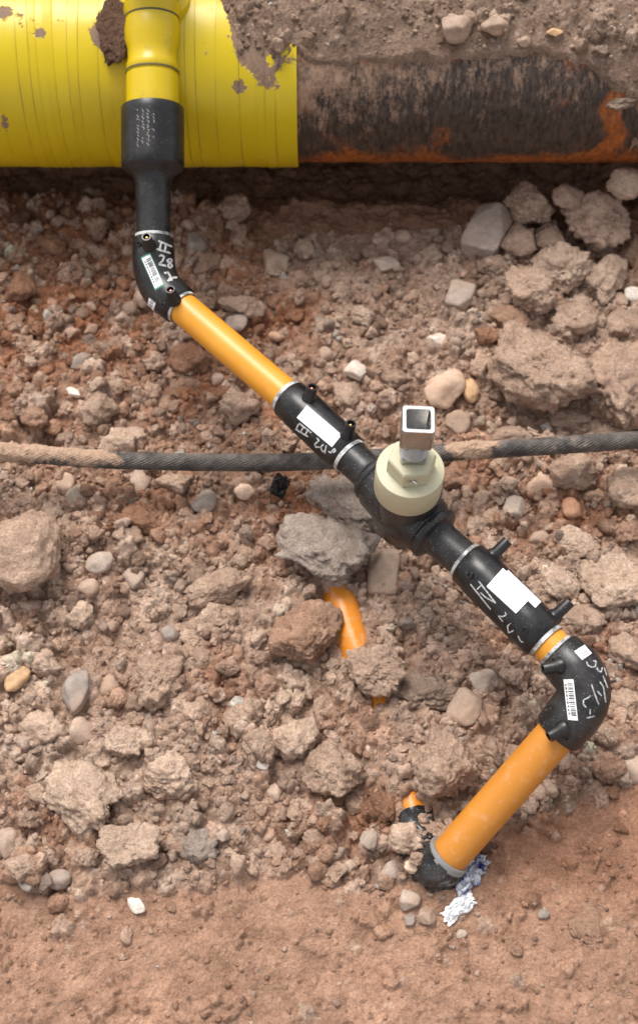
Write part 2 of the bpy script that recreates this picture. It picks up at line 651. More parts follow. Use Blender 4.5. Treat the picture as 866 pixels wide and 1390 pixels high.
PX, PYY, RUB = base_fields(X, Y)
low = fbm(xy(X, Y, 3.2, 1.7), 3)
med = billow(xy(X, Y, 11, 4.1), 4) - 0.55
fin = billow(xy(X, Y, 42, 8.3), 4, 0.6) - 0.5
vf = fbm(xy(X, Y, 130, 2.3), 3, 0.6)
SMO = np.maximum(np.exp(-((PX - 480) / 130) ** 2 - ((PYY - 315) / 75) ** 2), 0.9 * np.exp(-((PX - 590) / 45) ** 2 - ((PYY - 380) / 45) ** 2)) * (0.75 + 0.5 * fbm(xy(X, Y, 7, 2.2), 3))
SMO = np.clip(SMO, 0, 1)
Z = RUB * (1 - 0.6 * SMO) * (0.034 * low + 0.030 * med + 0.011 * fin + 0.0035 * vf)
soft = fbm(xy(X, Y, 6, 9.0), 4)
flk = np.abs(fbm(xy(X, Y, 17, 5.5), 3))
Z += (1 - RUB) * (0.012 * soft - 0.004 * np.exp(-(flk / 0.035) ** 2) * sstep(0.0, 0.3, fbm(xy(X, Y, 4, 3.3), 2))
                  + 0.0032 * fbm(xy(X, Y, 55, 1.1), 4, 0.65) + 0.0016 * vf - 0.004
                  + 0.011 * np.clip(billow(xy(X, Y, 15, 6.2), 4, 0.6) - 0.5, -0.3, 0.5)
                  - 0.009 * sstep(0.42, 0.62, fbm(xy(X, Y, 21, 12.2), 4, 0.6)) + 0.011 * sstep(0.36, 0.42, fbm(xy(X, Y, 13, 32.2), 4, 0.6)))


def bump_at(px, py, rx, ry, h, sharp=1.0):
    """a mound or hollow placed by photo position on the floor."""
    global Z
    d2 = ((PX - px) / rx) ** 2 + ((PYY - py) / ry) ** 2
    Z += h * np.exp(-d2 ** sharp)


for b in [(120, 1050, 190, 110, 0.022), (740, 420, 130, 120, 0.035), (800, 800, 110, 90, 0.028), (440, 720, 80, 70, 0.02),
          (300, 1010, 120, 90, 0.012), (330, 470, 70, 50, -0.03), (380, 430, 40, 30, -0.025), (30, 760, 70, 70, 0.03),
          (700, 560, 110, 30, -0.03), (560, 960, 120, 90, 0.014), (600, 1035, 60, 60, 0.03), (800, 1010, 90, 60, 0.01)]:
    bump_at(*b)
# the floor falls into a dark undercut below the main pipe
Z += -0.070 * sstep(0.92, 1.04, Y + 0.02 * fbm(xy(X, Y, 8, 2), 3))
Z -= 0.01 * sstep(0.7, 0.85, Y)

# buried pipe: hollows where it shows, cover where it does not
BUR = [W(588, 1176, 0.012), W(566, 1115, -0.004), W(548, 1062, -0.006), W(515, 955, -0.004), W(482, 880, 0.002), W(460, 810, 0.008), W(436, 730, 0.004)]
bp = np.array(BUR)
tpar = np.full(X.shape, 9.9)
dist = np.full(X.shape, 9.9)
acc = 0
for a, b in zip(bp, bp[1:]):
    ab = b[:2] - a[:2]
    L = np.linalg.norm(ab)
    u = np.clip(((X - a[0]) * ab[0] + (Y - a[1]) * ab[1]) / L ** 2, 0, 1)
    d = np.hypot(X - a[0] - u * ab[0], Y - a[1] - u * ab[1])
    m = d < dist
    dist[m] = d[m]
    tpar[m] = (a[2] + (b[2] - a[2]) * u)[m]
show = np.zeros_like(X)
for px, py, rx, ry in [(463, 838, 40, 56), (513, 956, 8, 19), (560, 1092, 12, 26)]:
    show = np.maximum(show, np.exp(-(((PX - px) / rx) ** 2 + ((PYY - py) / ry) ** 2) ** 2))
near = np.exp(-(dist / 0.05) ** 2)
cover = tpar + 0.040 + 0.012 * fbm(xy(X, Y, 26, 7), 3)
Z = Z * (1 - near) + near * (cover * (1 - show) + (tpar - 0.010 + 0.5 * Z) * show)

# far bank: soil that lies on the top of the pipe and climbs behind it
bpx = [-700, 285, 305, 330, 375, 402, 420, 480, 560, 620, 680, 740, 800, 838, 870, 1300]
bpy_ = [-40, -40, 40, 85, 95, 60, 78, 84, 74, 78, 72, 66, 84, 118, 135, 130]
ybk, tb = [], []
for a, b in zip(bpx, bpy_):
    p = on_pipe(a, max(b, -20), PR)
    if p is None or b < 0:
        ybk.append(PY + 0.055)
    else:
        ybk.append(p[1])
    tb.append(W(a, max(b, -20), 0.42)[0] if p is None else p[0])
yb = np.interp(X, tb, ybk) + 0.012 * fbm(xy(X, Y, 24, 6), 4)
ang = np.clip((Y - PY) / PR, -1, 1)
psurf = PZ + PR * np.sqrt(1 - ang ** 2)
psurf = np.where(Y > PY, PZ + PR + 0.42 * (Y - PY), psurf)
th = 0.002 + 0.022 * sstep(0, 0.09, Y - yb)
bank = psurf + th + 0.016 * low + 0.010 * fin * sstep(0.01, 0.08, Y - yb) + 0.0025 * vf + 0.006 * np.clip(med, 0, 1)
bank = np.where(Y < yb, psurf - 0.006 - (yb - Y) * 8, bank)
BANK = bank > Z
ZF = Z + sstep(1.20, 1.28, Y) * (bank - 0.04 - Z)
BDROP = psurf - 0.006 - (yb - Y) * 8
Z = np.maximum(Z, np.minimum(bank, 1.2))

# ---- colours
TAN = np.array(lin(200, 169, 147)); PALE = np.array(lin(219, 193, 173)); BROWN = np.array(lin(167, 128, 104))
RED = np.array(lin(168, 112, 80)); GREY = np.array(lin(188, 162, 144)); ROSE = np.array(lin(186, 148, 124))
DUST = np.array(lin(160, 136, 118)); UMB = np.array(lin(118, 82, 62))
ALB = 1.0


def blobs(PX, PYY, lst):
    w = np.zeros_like(PX)
    for px, py, rx, ry, k in lst:
        w = np.maximum(w, k * np.exp(-((PX - px) / rx) ** 2 - ((PYY - py) / ry) ** 2))
    return w


REDB = [(60, 430, 200, 120, 1), (110, 310, 190, 80, 1), (300, 400, 90, 120, .9), (390, 430, 45, 40, 1), (270, 520, 60, 45, .9), (270, 250, 90, 40, .9),
        (150, 260, 200, 35, .6), (390, 690, 60, 60, 1), (250, 690, 120, 40, .6), (760, 700, 100, 50, .9), (690, 860, 60, 60, .5),
        (380, 560, 60, 40, .8), (90, 1110, 80, 45, .6), (620, 640, 80, 40, .5), (790, 880, 90, 40, .5), (300, 940, 50, 60, .5), (500, 1110, 60, 40, .6)]
GREYB = [(460, 330, 160, 100, 1), (540, 420, 110, 80, .8), (640, 870, 90, 70, .9), (300, 1150, 80, 50, .6), (330, 380, 50, 90, .6),
         (120, 500, 110, 80, .5), (180, 800, 200, 60, .5), (650, 420, 60, 80, .5), (590, 930, 60, 50, .6)]
PALEB = [(130, 1050, 200, 110, 1), (810, 790, 110, 70, 1), (740, 480, 140, 110, .7), (300, 900, 160, 120, .7), (600, 1010, 120, 80, .5),
         (600, 380, 40, 50, .9), (430, 420, 60, 40, .4), (20, 740, 90, 80, .7), (820, 520, 90, 80, .6)]


def soil_colour(X, Y, PX, PYY, rub, jit):
    n1, n2 = fbm(xy(X, Y, 5, 11), 4), fbm(xy(X, Y, 14, 13), 4)
    r = np.clip(blobs(PX, PYY, REDB) * 1.1 + 0.45 * n1, 0, 1)
    g = np.clip(blobs(PX, PYY, GREYB) + 0.35 * n2, 0, 1) * (1 - 0.7 * r)
    p = np.clip(blobs(PX, PYY, PALEB) + 0.45 * fbm(xy(X, Y, 7, 21), 4), 0, 1) * (1 - 0.8 * r)
    c = BROWN + (TAN - BROWN) * np.clip(0.55 + 0.5 * n2 + jit, 0, 1)[..., None]
    c = c + (PALE - c) * (0.75 * p)[..., None]
    c = c + (GREY - c) * (0.75 * g)[..., None]
    c = c + (RED - c) * (0.85 * r)[..., None]
    rose = ROSE * (1 + 0.20 * n1 + 0.14 * n2)[..., None]
    rr_ = 0.5 * sstep(560, 720, PX) * sstep(1290, 1150, PYY)
    rose = rose + (np.array(lin(172, 122, 94)) - rose) * rr_[..., None]
    return c * rub[..., None] + rose * (1 - rub)[..., None]


C = soil_colour(X, Y, PX, PYY, RUB, 0.0 * X)
# moist soil in the deep joints, dusty soil over the bank
C = np.where(BANK[..., None], DUST * (1 + 0.22 * fbm(xy(X, Y, 10, 15), 4))[..., None], C)

# ---- crumbs pressed into the sheet
ROUGH = 0.55 * fbm(xy(X, Y, 70, 5.1), 4, 0.62)


def stamp(n, rmin, rmax, power, keep):
    u = RNG.random(n)
    R = rmin + (rmax - rmin) * u ** power
    cx, cy = RNG.uniform(DX0 + 0.05, DX1 - 0.05, n), RNG.uniform(DY0 + 0.05, DY1 - 0.05, n)
    ka = RNG.random(n)
    el, rot = RNG.uniform(0.6, 1.0, n), RNG.uniform(0, math.pi, n)
    flat = RNG.uniform(0.45, 0.95, n)
    tint = RNG.normal(0, 1, (n, 2))
    ph = RNG.uniform(0, 6.28, (n, 2))
    order = np.argsort(-R)
    for i in order:
        jx, jy = int((cx[i] - DX0) / STEP), int((cy[i] - DY0) / STEP)
        if ka[i] > keep(RUB[jy, jx], BANK[jy, jx], PYY[jy, jx]) * (1 - 0.75 * SMO[jy, jx] * (R[i] > 0.008)):
            continue
        k = int(R[i] / STEP) + 2
        sl_ = (slice(max(jy - k, 0), jy + k + 1), slice(max(jx - k, 0), jx + k + 1))
        dx, dy = X[sl_] - cx[i], Y[sl_] - cy[i]
        c, s = math.cos(rot[i]), math.sin(rot[i])
        a, b = (dx * c + dy * s), (-dx * s + dy * c) / el[i]
        t_ = np.arctan2(b, a)
        rr = R[i] * (1 + 0.16 * np.sin(3 * t_ + ph[i, 0]) + 0.10 * np.sin(5 * t_ + ph[i, 1]))
        q = 1 - (a * a + b * b) / (rr * rr)
        m = q > 0
        h = Z[jy, jx] - 0.35 * R[i] + ROUGH[sl_] * R[i] + flat[i] * R[i] * np.sqrt(np.maximum(q, 0)) ** 0.8 + 0.1 * R[i] * np.sin(a / R[i] * 3 + ph[i, 0])
        up = m & (h > Z[sl_])
        if BANK[jy, jx]:
            up &= BANK[sl_]
        Z[sl_][up] = h[up]
        col = C[jy, jx] * (1 + 0.16 * tint[i, 0])
        if tint[i, 1] > 1.5:
            col = 0.4 * col + 0.6 * GREY
        elif tint[i, 1] > 0.5:
            col = 0.5 * col + 0.5 * PALE
        C[sl_][up] = np.clip(col, 0.02, 0.8)


stamp(1500, 0.016, 0.042, 2.0, lambda r, b, p: 0.05 if b else (0.9 if r > 0.7 else 0.0))
stamp(5200, 0.007, 0.024, 2.2, lambda r, b, p: 0.3 if b else (0.9 if r > 0.5 else 0.06))
stamp(15000, 0.004, 0.009, 1.5, lambda r, b, p: 0.6 if b else (0.9 if r > 0.5 else 0.10))
Z += 0.0012 * fbm(xy(X, Y, 210, 2.9), 2) * (0.5 + RUB)


def gz(x, y):
    fx = np.clip((np.asarray(x) - DX0) / STEP, 0, nx - 1.001)
    fy = np.clip((np.asarray(y) - DY0) / STEP, 0, ny - 1.001)
    ix, iy = fx.astype(int), fy.astype(int)
    u, v = fx - ix, fy - iy
    return (Z[iy, ix] * (1 - u) * (1 - v) + Z[iy, ix + 1] * u * (1 - v) + Z[iy + 1, ix] * (1 - u) * v + Z[iy + 1, ix + 1] * u * v)


def ground_at(px, py):
    """where the photo's ray meets the ground sheet (marching)."""
    d = ray(px, py)
    t0 = (0.62 - CAM[2]) / d[2]
    p = CAM + d * t0
    for k in range(900):
        if p[2] <= gz(p[0], p[1]):
            break
        p = p + d * 0.0015
    return p


# outer skirt: the sheet goes on well beyond the frame
ext = np.array([0.03, 0.1, 0.25, 0.5, 1.0, 2.0, 4.0, 8.0, 16.0, 40.0])
xa = np.concatenate([DX0 - ext[::-1], xs, xs[-1] + ext])
ya = np.concatenate([DY0 - ext[::-1], ys, ys[-1] + ext])
XA, YA = np.meshgrid(xa, ya)
k = len(ext)
CA = np.pad(C, ((k, k), (k, k), (0, 0)), mode='edge')
far = np.maximum(np.maximum(xs[0] - XA, XA - xs[-1]), np.maximum(ys[0] - YA, YA - ys[-1]))
wfar = sstep(0.0, 0.5, far)
Ny, Nx = XA.shape
idx = np.arange(Ny * Nx).reshape(Ny, Nx)


def sheet(name, z, flat, colour, rows0, mask=None):
    ZA = np.pad(z, k, mode='edge')
    ZA = ZA * (1 - wfar) + wfar * (flat + 0.02 * fbm(xy(XA, YA, 1.3, 3), 3))
    cc = colour * (1 - wfar[..., None]) + wfar[..., None] * TAN
    q = np.stack([idx[:-1, :-1], idx[:-1, 1:], idx[1:, 1:], idx[1:, :-1]], -1)
    if mask is not None:
        mk_ = np.pad(mask, k, mode='edge')
        q = q[(mk_[:-1, :-1] & mk_[:-1, 1:] & mk_[1:, 1:] & mk_[1:, :-1])]
    q = q.reshape(-1, 4)
    used = np.unique(q)
    mp = np.full(Ny * Nx, -1)
    mp[used] = np.arange(len(used))
    V = np.stack([XA, YA, ZA], -1).reshape(-1, 3)[used]
    me = mesh_np(name, V, mp[q], M['soil'], colors=(cc * ALB).reshape(-1, 3)[used])
    return link(bpy.data.objects.new(name, me))


rise = np.minimum(0.5 + 0.42 * np.maximum(YA - 1.03, 0), 1.3)
CF = np.pad(np.where(BANK[..., None], C * 0 + BROWN, C), ((k, k), (k, k), (0, 0)), mode='edge')
ground = sheet("ground", np.where(BANK, ZF, Z), np.where(YA > 1.28, rise - 0.12, 0.0), CF, 0)
tag(ground, "brown rubbly soil of the trench floor, smooth and compacted at one side", "ground", kind="structure")
soil_bank = sheet("soil_bank", np.where(BANK, Z, np.maximum(BDROP, 0.2)), np.where(YA < 1.0, 0.3, rise + 0.02), CA, 0, Y > yb - 0.014)
tag(soil_bank, "dusty grey brown soil bank lying over the top of the main pipe", "soil", kind="structure")

# ------------------------------------------------------------------ main pipe
root = empty("main_pipe", (0, PY, PZ - PR), "large steel main pipe half wrapped in yellow tape along the trench", "pipe")


def hpipe(x0, x1, R, nxs, seg, rfun=None, slant=0.0):
    xx = np.linspace(x0, x1, nxs)
    aa = np.linspace(0, 2 * math.pi, seg, endpoint=False)   # 0 = up, growing towards the camera side
    XX, AA = np.meshgrid(xx, aa, indexing='ij')
    RR = np.full_like(XX, R) if rfun is None else rfun(XX, AA)
    XX = XX + (slant if np.isscalar(slant) else np.linspace(slant[0], slant[1], nxs)[:, None]) * np.sin(AA)
    V = np.stack([XX, PY - RR * np.sin(AA), PZ + RR * np.cos(AA)], -1).reshape(-1, 3)
    i = np.arange(nxs * seg).reshape(nxs, seg)
    j = np.roll(i, -1, 1)
    F = np.stack([i[:-1], i[1:], j[1:], j[:-1]], -1).reshape(-1, 4)
    return V, F, XX.ravel(), AA.ravel()


def srad(XX, AA):
    p = np.stack([XX * 14, np.sin(AA) * 2.6, np.cos(AA) * 2.6], -1)
    up = sstep(-0.3, 0.7, np.cos(AA - 0.5))
    return PRS + 0.0035 * fbm(p, 5, 0.6) + up * 0.006 * np.clip(fbm(p * 1.7 + 9, 4), 0, 1)


V, F, xx, aa = hpipe(WRAP_END - 0.05, 1.7, PRS, 460, 150, srad)
dpx = P2(V)
dust = 0.56 * sstep(0.0, 0.95, np.cos(aa - 0.30)) - 0.06 + 0.30 * np.exp(-((xx - WRAP_END) / 0.20) ** 2) * sstep(0.0, 0.9, np.cos(aa - 0.9))
rust = 0.36 * sstep(1.5, 2.5, aa) * sstep(4.0, 3.0, aa) + 0.22 * np.exp(-((aa - 0.62) / 0.16) ** 2) + 0.16
xr = on_pipe(830, 180, PRS)[0]
rust += 0.65 * np.exp(-((xx - xr - 0.01 * np.sin(aa * 9)) / 0.017) ** 2) * sstep(0.9, 1.1, aa) * sstep(2.4, 2.0, aa)
part("steel_body", V, F, M['steel'], root, attrs={"dust": dust, "rust": rust})
# yellow tape, turn by turn
wrap = link(bpy.data.objects.new("yellow_wrap", None), root)
wrap["label"] = "yellow protective tape wound round the pipe"
wrap.empty_display_size = 0.02
wr = np.random.default_rng(23)
x1 = WRAP_END
k = 0
sl1_ = 0.0
DIRT = [(160, 45, 36, 46, .62), (345, 40, 34, 70, .75), (392, 60, 18, 60, .35), (10, 18, 30, 14, .5), (50, 45, 16, 10, .45), (330, 118, 18, 14, .52),
        (280, 20, 40, 30, .28), (360, 105, 30, 30, .34), (8, 168, 14, 18, .30), (90, 20, 30, 20, .2), (395, 85, 14, 26, .4), (275, 50, 40, 45, .26), (365, 95, 40, 45, .46), (45, 30, 60, 40, .24), (300, 90, 60, 40, .16), (150, 85, 30, 30, .2)]
while x1 > -1.25:
    w = wr.uniform(0.015, 0.048)
    x0 = x1 - w
    r0, r1 = PR + wr.uniform(-0.0008, 0.0008), PR + 0.0009 + wr.uniform(-0.0004, 0.0006)
    sl0_ = float(np.clip(sl1_ + wr.uniform(-0.006, 0.006), -0.004, 0.014))
    ph = wr.uniform(0, 9)
    n_ = 10
    def wrad(XX, AA, x0=x0, w=w, r0=r0, r1=r1, ph=ph):
        u = (XX - x0) / w
        p = np.stack([XX * 6, np.sin(AA) * 1.3, np.cos(AA) * 1.3], -1)
        return r0 + (r1 - r0) * (1 - u) + 0.0022 * fbm(p, 3) + 0.0007 * np.sin(AA * 5 + ph)
    u0 = 0.0018 if k else 0.0
    V, F, xx, aa = hpipe(x0 - 0.0004, x1, PR, n_, 96, wrad, (sl0_, sl1_))
    u = np.tile(np.linspace(0, 1, n_)[:, None], (1, 96)).ravel()
    # the last rows sit close to the edge so that the dirt line there stays thin
    uq = np.concatenate([np.linspace(0, 1 - 0.0024 / w, n_ - 2), [1 - 0.0018 / w, 1.0]])
    V[:, 0] += np.repeat((uq - np.linspace(0, 1, n_)) * w, 96)
    seam = np.where(u > 0.88, 1.0, 0.0) * (0.9 if w > 0.02 else 0.0) * (1 if wr.random() < 0.8 else 0.3)
    pp = P2(V)
    dirt = np.zeros(len(V))
    for px, py, rx, ry, s_ in DIRT:
        dirt = np.maximum(dirt, s_ * np.exp(-(((pp[:, 0] - px) / rx) ** 2 + ((pp[:, 1] - py) / ry) ** 2) ** 1.4))
    dirt = np.where(np.sin(aa) > -0.1, dirt, 0)
    # fold the open end of the last turn down to the pipe
    if k == 0:
        ring = V[-96:].copy()
        inner = ring.copy()
        inner[:, 1] = PY + (ring[:, 1] - PY) * (PRS + 0.001) / PR
        inner[:, 2] = PZ + (ring[:, 2] - PZ) * (PRS + 0.001) / PR
        b0 = len(V)
        V = np.concatenate([V, inner])
        i = np.arange(96)
        F = np.concatenate([F, np.stack([b0 - 96 + i, b0 + i, b0 + (i + 1) % 96, b0 - 96 + (i + 1) % 96], -1)])
        seam = np.concatenate([seam * 0.4, np.zeros(96)])
        dirt = np.concatenate([dirt, np.zeros(96)])
    part("tape_turn", V, F, M['wrap'], wrap, attrs={"seam": seam, "dirt": dirt}, angle=50)
    x1 = x0
    sl1_ = sl0_
    k += 1

# ------------------------------------------------------------------ service line: tee, reducer, elbows, orange pipes, valve
H = 0.26
E1 = W(209, 385, H)


def slope_point(px, py, k):
    """a point on the photo ray that lies on the plane rising from E1 at slope k towards +Y."""
    d = ray(px, py)
    # z = H + k (y - yE)
    t_ = (H + k * (CAM[1] - E1[1]) - CAM[2]) / (d[2] - k * d[1])
    return CAM + d * t_


SL = math.tan(math.radians(27))
pts = [slope_point(207, 8, SL), slope_point(208, 250, SL), E1,
       W(252, 421, H), W(396, 544, H), W(440, 585, H), W(488, 632, H), W(553, 690, H), W(603, 738, H),
       W(640, 768, H), W(742, 871, H - 0.003), W(808, 936, H - 0.01), W(611, 1160, 0.052), W(586, 1182, 0.012)] + BUR[1:]
fil = [0.03, 0.055, 0.01, 0.04, 0.04, 0.04, 0.04, 0.04, 0.03, 0.03, 0.060, 0.02, 0.05] + [0.05] * (len(BUR) - 2)
line = Path(pts, fil)
gas = empty("gas_service_line", W(556, 700, 0.02), "orange gas pipe run with black couplers, elbows and a cream capped valve", "pipe")
S = line.s_at
s_pipe_r = 0.0315

# ---- tapping tee
x_t = line.P[0][0]
tee = link(bpy.data.objects.new("tapping_tee", None), gas)
tee["label"] = "yellow tapping tee on the yellow wrapped main"
sR0 = S(207, 146, 0, 0.6)
V, F = tube(line, [(0.0, 0.056), (S(207, 18, 0, .6), 0.057), (S(207, 24, 0, .6), 0.052), (S(207, 40, 0, .6), 0.055), (S(207, 55, 0, .6), 0.0545),
                   (S(207, 68, 0, .6), 0.049), (S(207, 84, 0, .6), 0.0485), (S(207, 88, 0, .6), 0.0515), (S(207, 97, 0, .6), 0.0515),
                   (S(207, 99, 0, .6), 0.0498), (S(207, 102, 0, .6), 0.0498), (S(207, 104, 0, .6), 0.052), (sR0 + 0.01, 0.052)], 48)
br = part("branch", V, F, M['yellow'], tee, angle=40)
for a in (99.5, 25.5):
    sa = S(207, a, 0, .6)
    V, F = tube(line, [(sa - 0.0022, 0.0528), (sa - 0.0012, 0.0534), (sa + 0.0012, 0.0534), (sa + 0.0022, 0.0528)], 48, False)
    part("seam_line", V, F, M['seam'], tee)
c0 = line.P[0] + np.array([0, 0.03, 0])
tw = np.array([c0[0], c0[1], PZ + PR - 0.02])
V, F = lathe(tw, (0, 0, 1), [(0, .075), (.03, .072), (.04, .058), (.12, .056), (.125, .062), (.165, .062), (.175, .055), (.18, .03)], 48)
part("tower", V, F, M['yellow'], tee, angle=35)
# saddle plate curved over the pipe
a_ = np.linspace(-0.75, 0.95, 28)
uu = np.linspace(-0.046, 0.046, 14)
A2, U2 = np.meshgrid(a_, uu, indexing='ij')
sv, sf = [], []
for Rr in (PR + 0.0005, PR + 0.010):
    sv.append(np.stack([x_t + U2, PY - Rr * np.sin(A2), PZ + Rr * np.cos(A2)], -1).reshape(-1, 3))
n1_, n2_ = A2.shape
ii = np.arange(n1_ * n2_).reshape(n1_, n2_)
q = np.stack([ii[:-1, :-1], ii[:-1, 1:], ii[1:, 1:], ii[1:, :-1]], -1).reshape(-1, 4)
o_ = n1_ * n2_
rim = np.concatenate([ii[0, :], ii[1:, -1], ii[-1, -2::-1], ii[-2:0:-1, 0]])
rf = np.stack([rim, np.roll(rim, -1), np.roll(rim, -1) + o_, rim + o_], -1)
part("saddle", np.concatenate(sv), np.concatenate([q[:, ::-1], q + o_, rf]), M['yellow'], tee, angle=35)

# ---- reducer and tube
sR1 = S(207, 220, 0, .8)
sR2 = S(207, 243, 0, .8)
sT = S(208, 318, 0, 1)
red = link(bpy.data.objects.new("reducer", None), gas)
V, F = tube(line, [(sR0, 0.058), (sR0, 0.0605), (sR0 + 0.003, 0.0620), (sR1, 0.0620), (sR1 + 0.008, 0.0615), (sR1 + 0.014, 0.059), (sR2 - 0.008, 0.043),
                   (sR2, 0.0375), (sR2 + 0.012, 0.0348), (sT + 0.02, 0.0335)], 56)
part("reducer_body", V, F, M['black'], red, angle=45)
rbvh_src = (V, F)


def bvh(V, F):
    return BVHTree.FromPolygons([Vector(v) for v in V], F)


def cast(b, px, py):
    h = b.ray_cast(Vector(CAM), Vector(ray(px, py)))
    return (np.array(h[0]), np.array(h[1])) if h[0] is not None else (None, None)


def ribbon(b, strokes, width, off=0.0006, n=5):
    """pen strokes given as photo polylines, laid on a surface as thin raised ribbons."""
    V, F = [], []
    for st in strokes:
        st = np.array(st, float)
        L = np.concatenate([[0], np.cumsum(np.hypot(*np.diff(st, axis=0).T))])
        if L[-1] == 0:
            continue
        m = max(3, int(L[-1] / 1.2) + 1)
        q = np.linspace(0, L[-1], m)
        pp = np.stack([np.interp(q, L, st[:, 0]), np.interp(q, L, st[:, 1])], -1)
        T = np.gradient(pp, axis=0)
        T /= np.maximum(np.hypot(T[:, 0], T[:, 1]), 1e-6)[:, None]
        row = []
        for k_, (p_, t_) in enumerate(zip(pp, T)):
            nn = np.array([-t_[1], t_[0]])
            ww = width * (0.5 if k_ in (0, m - 1) else 1) * (0.9 + 0.2 * random.random())
            r_ = []
            for e in (-0.5, 0, 0.5):
                h, nr = cast(b, *(p_ + nn * ww * e))
                r_.append(None if h is None else h + nr * off)
            row.append(r_)
        for r0, r1 in zip(row, row[1:]):
            for e in (0, 1):
                qd = [r0[e], r0[e + 1], r1[e + 1], r1[e]]
                if any(v is None for v in qd):
                    continue
                o = len(V)
                V += qd
                F.append((o, o + 1, o + 2, o + 3))
    return np.array(V).reshape(-1, 3), F


def patch(b, quad, n=(10, 8), off=0.0005, notch=None):
    """a sheet given by its photo corners (tl, tr, br, bl), laid on a surface."""
    tl, tr, br_, bl = [np.array(c, float) for c in quad]
    V, ok = [], []
    for i in range(n[0] + 1):
        for j in range(n[1] + 1):
            u, v = i / n[0], j / n[1]
            p_ = (tl * (1 - u) + tr * u) * (1 - v) + (bl * (1 - u) + br_ * u) * v
            h, nr = cast(b, *p_)
            ok.append(h is not None)
            V.append(CAM if h is None else h + nr * off)
    F = []
    w = n[1] + 1
    for i in range(n[0]):
        for j in range(n[1]):
            if notch and notch((i + .5) / n[0], (j + .5) / n[1]):
                continue
            f = (i * w + j, (i + 1) * w + j, (i + 1) * w + j + 1, i * w + j + 1)
            if all(ok[x] for x in f):
                F.append(f)
    used = sorted({x for f in F for x in f})
    mp = {x: k_ for k_, x in enumerate(used)}
    return np.array([V[x] for x in used]), [tuple(mp[x] for x in f) for f in F]


def lerp_quad(quad, u, v):
    tl, tr, br_, bl = [np.array(c, float) for c in quad]
    return (tl * (1 - u) + tr * u) * (1 - v) + (bl * (1 - u) + br_ * u) * v


def sub_quad(quad, u0, u1, v0, v1):
    return [lerp_quad(quad, u0, v0), lerp_quad(quad, u1, v0), lerp_quad(quad, u1, v1), lerp_quad(quad, u0, v1)]


def barcode(b, quad, parent, name="barcode_sticker", seed=1, edge=True, n=22):
    """a printed sticker: paper, thin green edge and bars, one mesh with three materials."""
    rr = random.Random(seed)
    pieces, mats_ = [], []
    if edge:
        pieces.append(patch(b, sub_quad(quad, -0.05, 1.05, -0.08, 1.08), (10, 6), 0.0004)); mats_.append(1)
    pieces.append(patch(b, quad, (10, 6), 0.0008)); mats_.append(0)
    u = 0.10
    while u < 0.88:
        w_ = rr.choice((0.012, 0.018, 0.03))
        pieces.append(patch(b, sub_quad(quad, u, u + w_, 0.10, 0.60 + 0.08 * rr.random()), (1, 5), 0.0012)); mats_.append(2)
        u += w_ + rr.choice((0.014, 0.022, 0.034))
    u = 0.12
    while u < 0.85:
        w_ = rr.uniform(0.03, 0.07)
        pieces.append(patch(b, sub_quad(quad, u, u + w_, 0.74, 0.88), (1, 1), 0.0012)); mats_.append(2)
        u += w_ + 0.035
    V, F = join(*[p_ for p_ in pieces if len(p_[0])])
    fm = []
    for p_, m_ in zip([p_ for p_ in pieces], mats_):
        fm += [m_] * len(p_[1])
    return part(name, V, F, [M['paper'], M['green_edge'], M['ink']], parent, fm=fm, smooth=True)


b = bvh(*rbvh_src)
rows = []
rs = random.Random(4)
for k in range(4):
    x0 = 186 + k * 7
    y = 148
    while y < 196:
        l_ = rs.uniform(1.5, 5)
        if rs.random() < 0.8:
            rows.append([(x0 + rs.uniform(-1, 1), y), (x0 + rs.uniform(-1, 1) + 2.5, y + l_ * .5), (x0 + rs.uniform(0, 3), y + l_)])
        y += l_ + 1.2
V, F = ribbon(b, rows, 1.2, 0.0004)
part("worn_print", V, F, M['print'], red)


# ---- generic pieces of electrofusion fittings
def terminal(parent, base, d, pin='brass', h=0.030, r=0.0098, sink=0.006):
    d = np.asarray(d, float)
    d = d / np.linalg.norm(d)
    b0 = np.asarray(base) - d * sink
    hh = h + sink
    V, F = lathe(b0, d, [(0, r * 1.45), (sink + 0.002, r * 1.4), (sink + 0.006, r * 1.05), (hh - 0.001, r), (hh, r * 0.95), (hh, r * 0.68),
                         (hh - 0.016, r * 0.64), (hh - 0.0161, 0.0005)], 24, False)
    t_ = part("terminal", V, F, M['black_clean'], parent, angle=50)
    V, F = lathe(b0, d, [(hh - 0.017, 0.0030), (hh - 0.004, 0.0030), (hh - 0.003, 0.002), (hh - 0.003, 0.0002)], 12, False)
    V = np.concatenate([V])
    # the pin belongs to the terminal mesh, as a second material
    me = t_.data
    Vw = np.array([v.co for v in me.vertices]) + world_loc(parent)
    Fw = [tuple(p_.vertices) for p_ in me.polygons]
    V2, F2 = join((Vw, Fw), (V, F))
    fm = [0] * len(Fw) + [1] * len(F)
    bpy.data.objects.remove(t_)
    return part("terminal", V2, F2, [M['black_clean'], M[pin]], parent, fm=fm, angle=50)


def indicator(parent, base, d, r=0.006):
    d = np.asarray(d, float) / np.linalg.norm(d)
    V, F = lathe(np.asarray(base) - d * 0.003, d, [(0, r), (0.0055, r), (0.0065, r * 0.85), (0.0065, r * 0.6), (0.004, r * 0.55), (0.004, 0.0003)], 18, False)
    return part("fusion_indicator", V, F, M['black_clean'], parent, angle=40)


def ring(parent, s0, s1, r, mat='scraped', name="scraped_ring"):
    V, F = tube(line, [(s0, r - 0.002), (s0, r), (s1, r), (s1, r - 0.002)], 40, False)
    return part(name, V, F, M[mat], parent, angle=40)


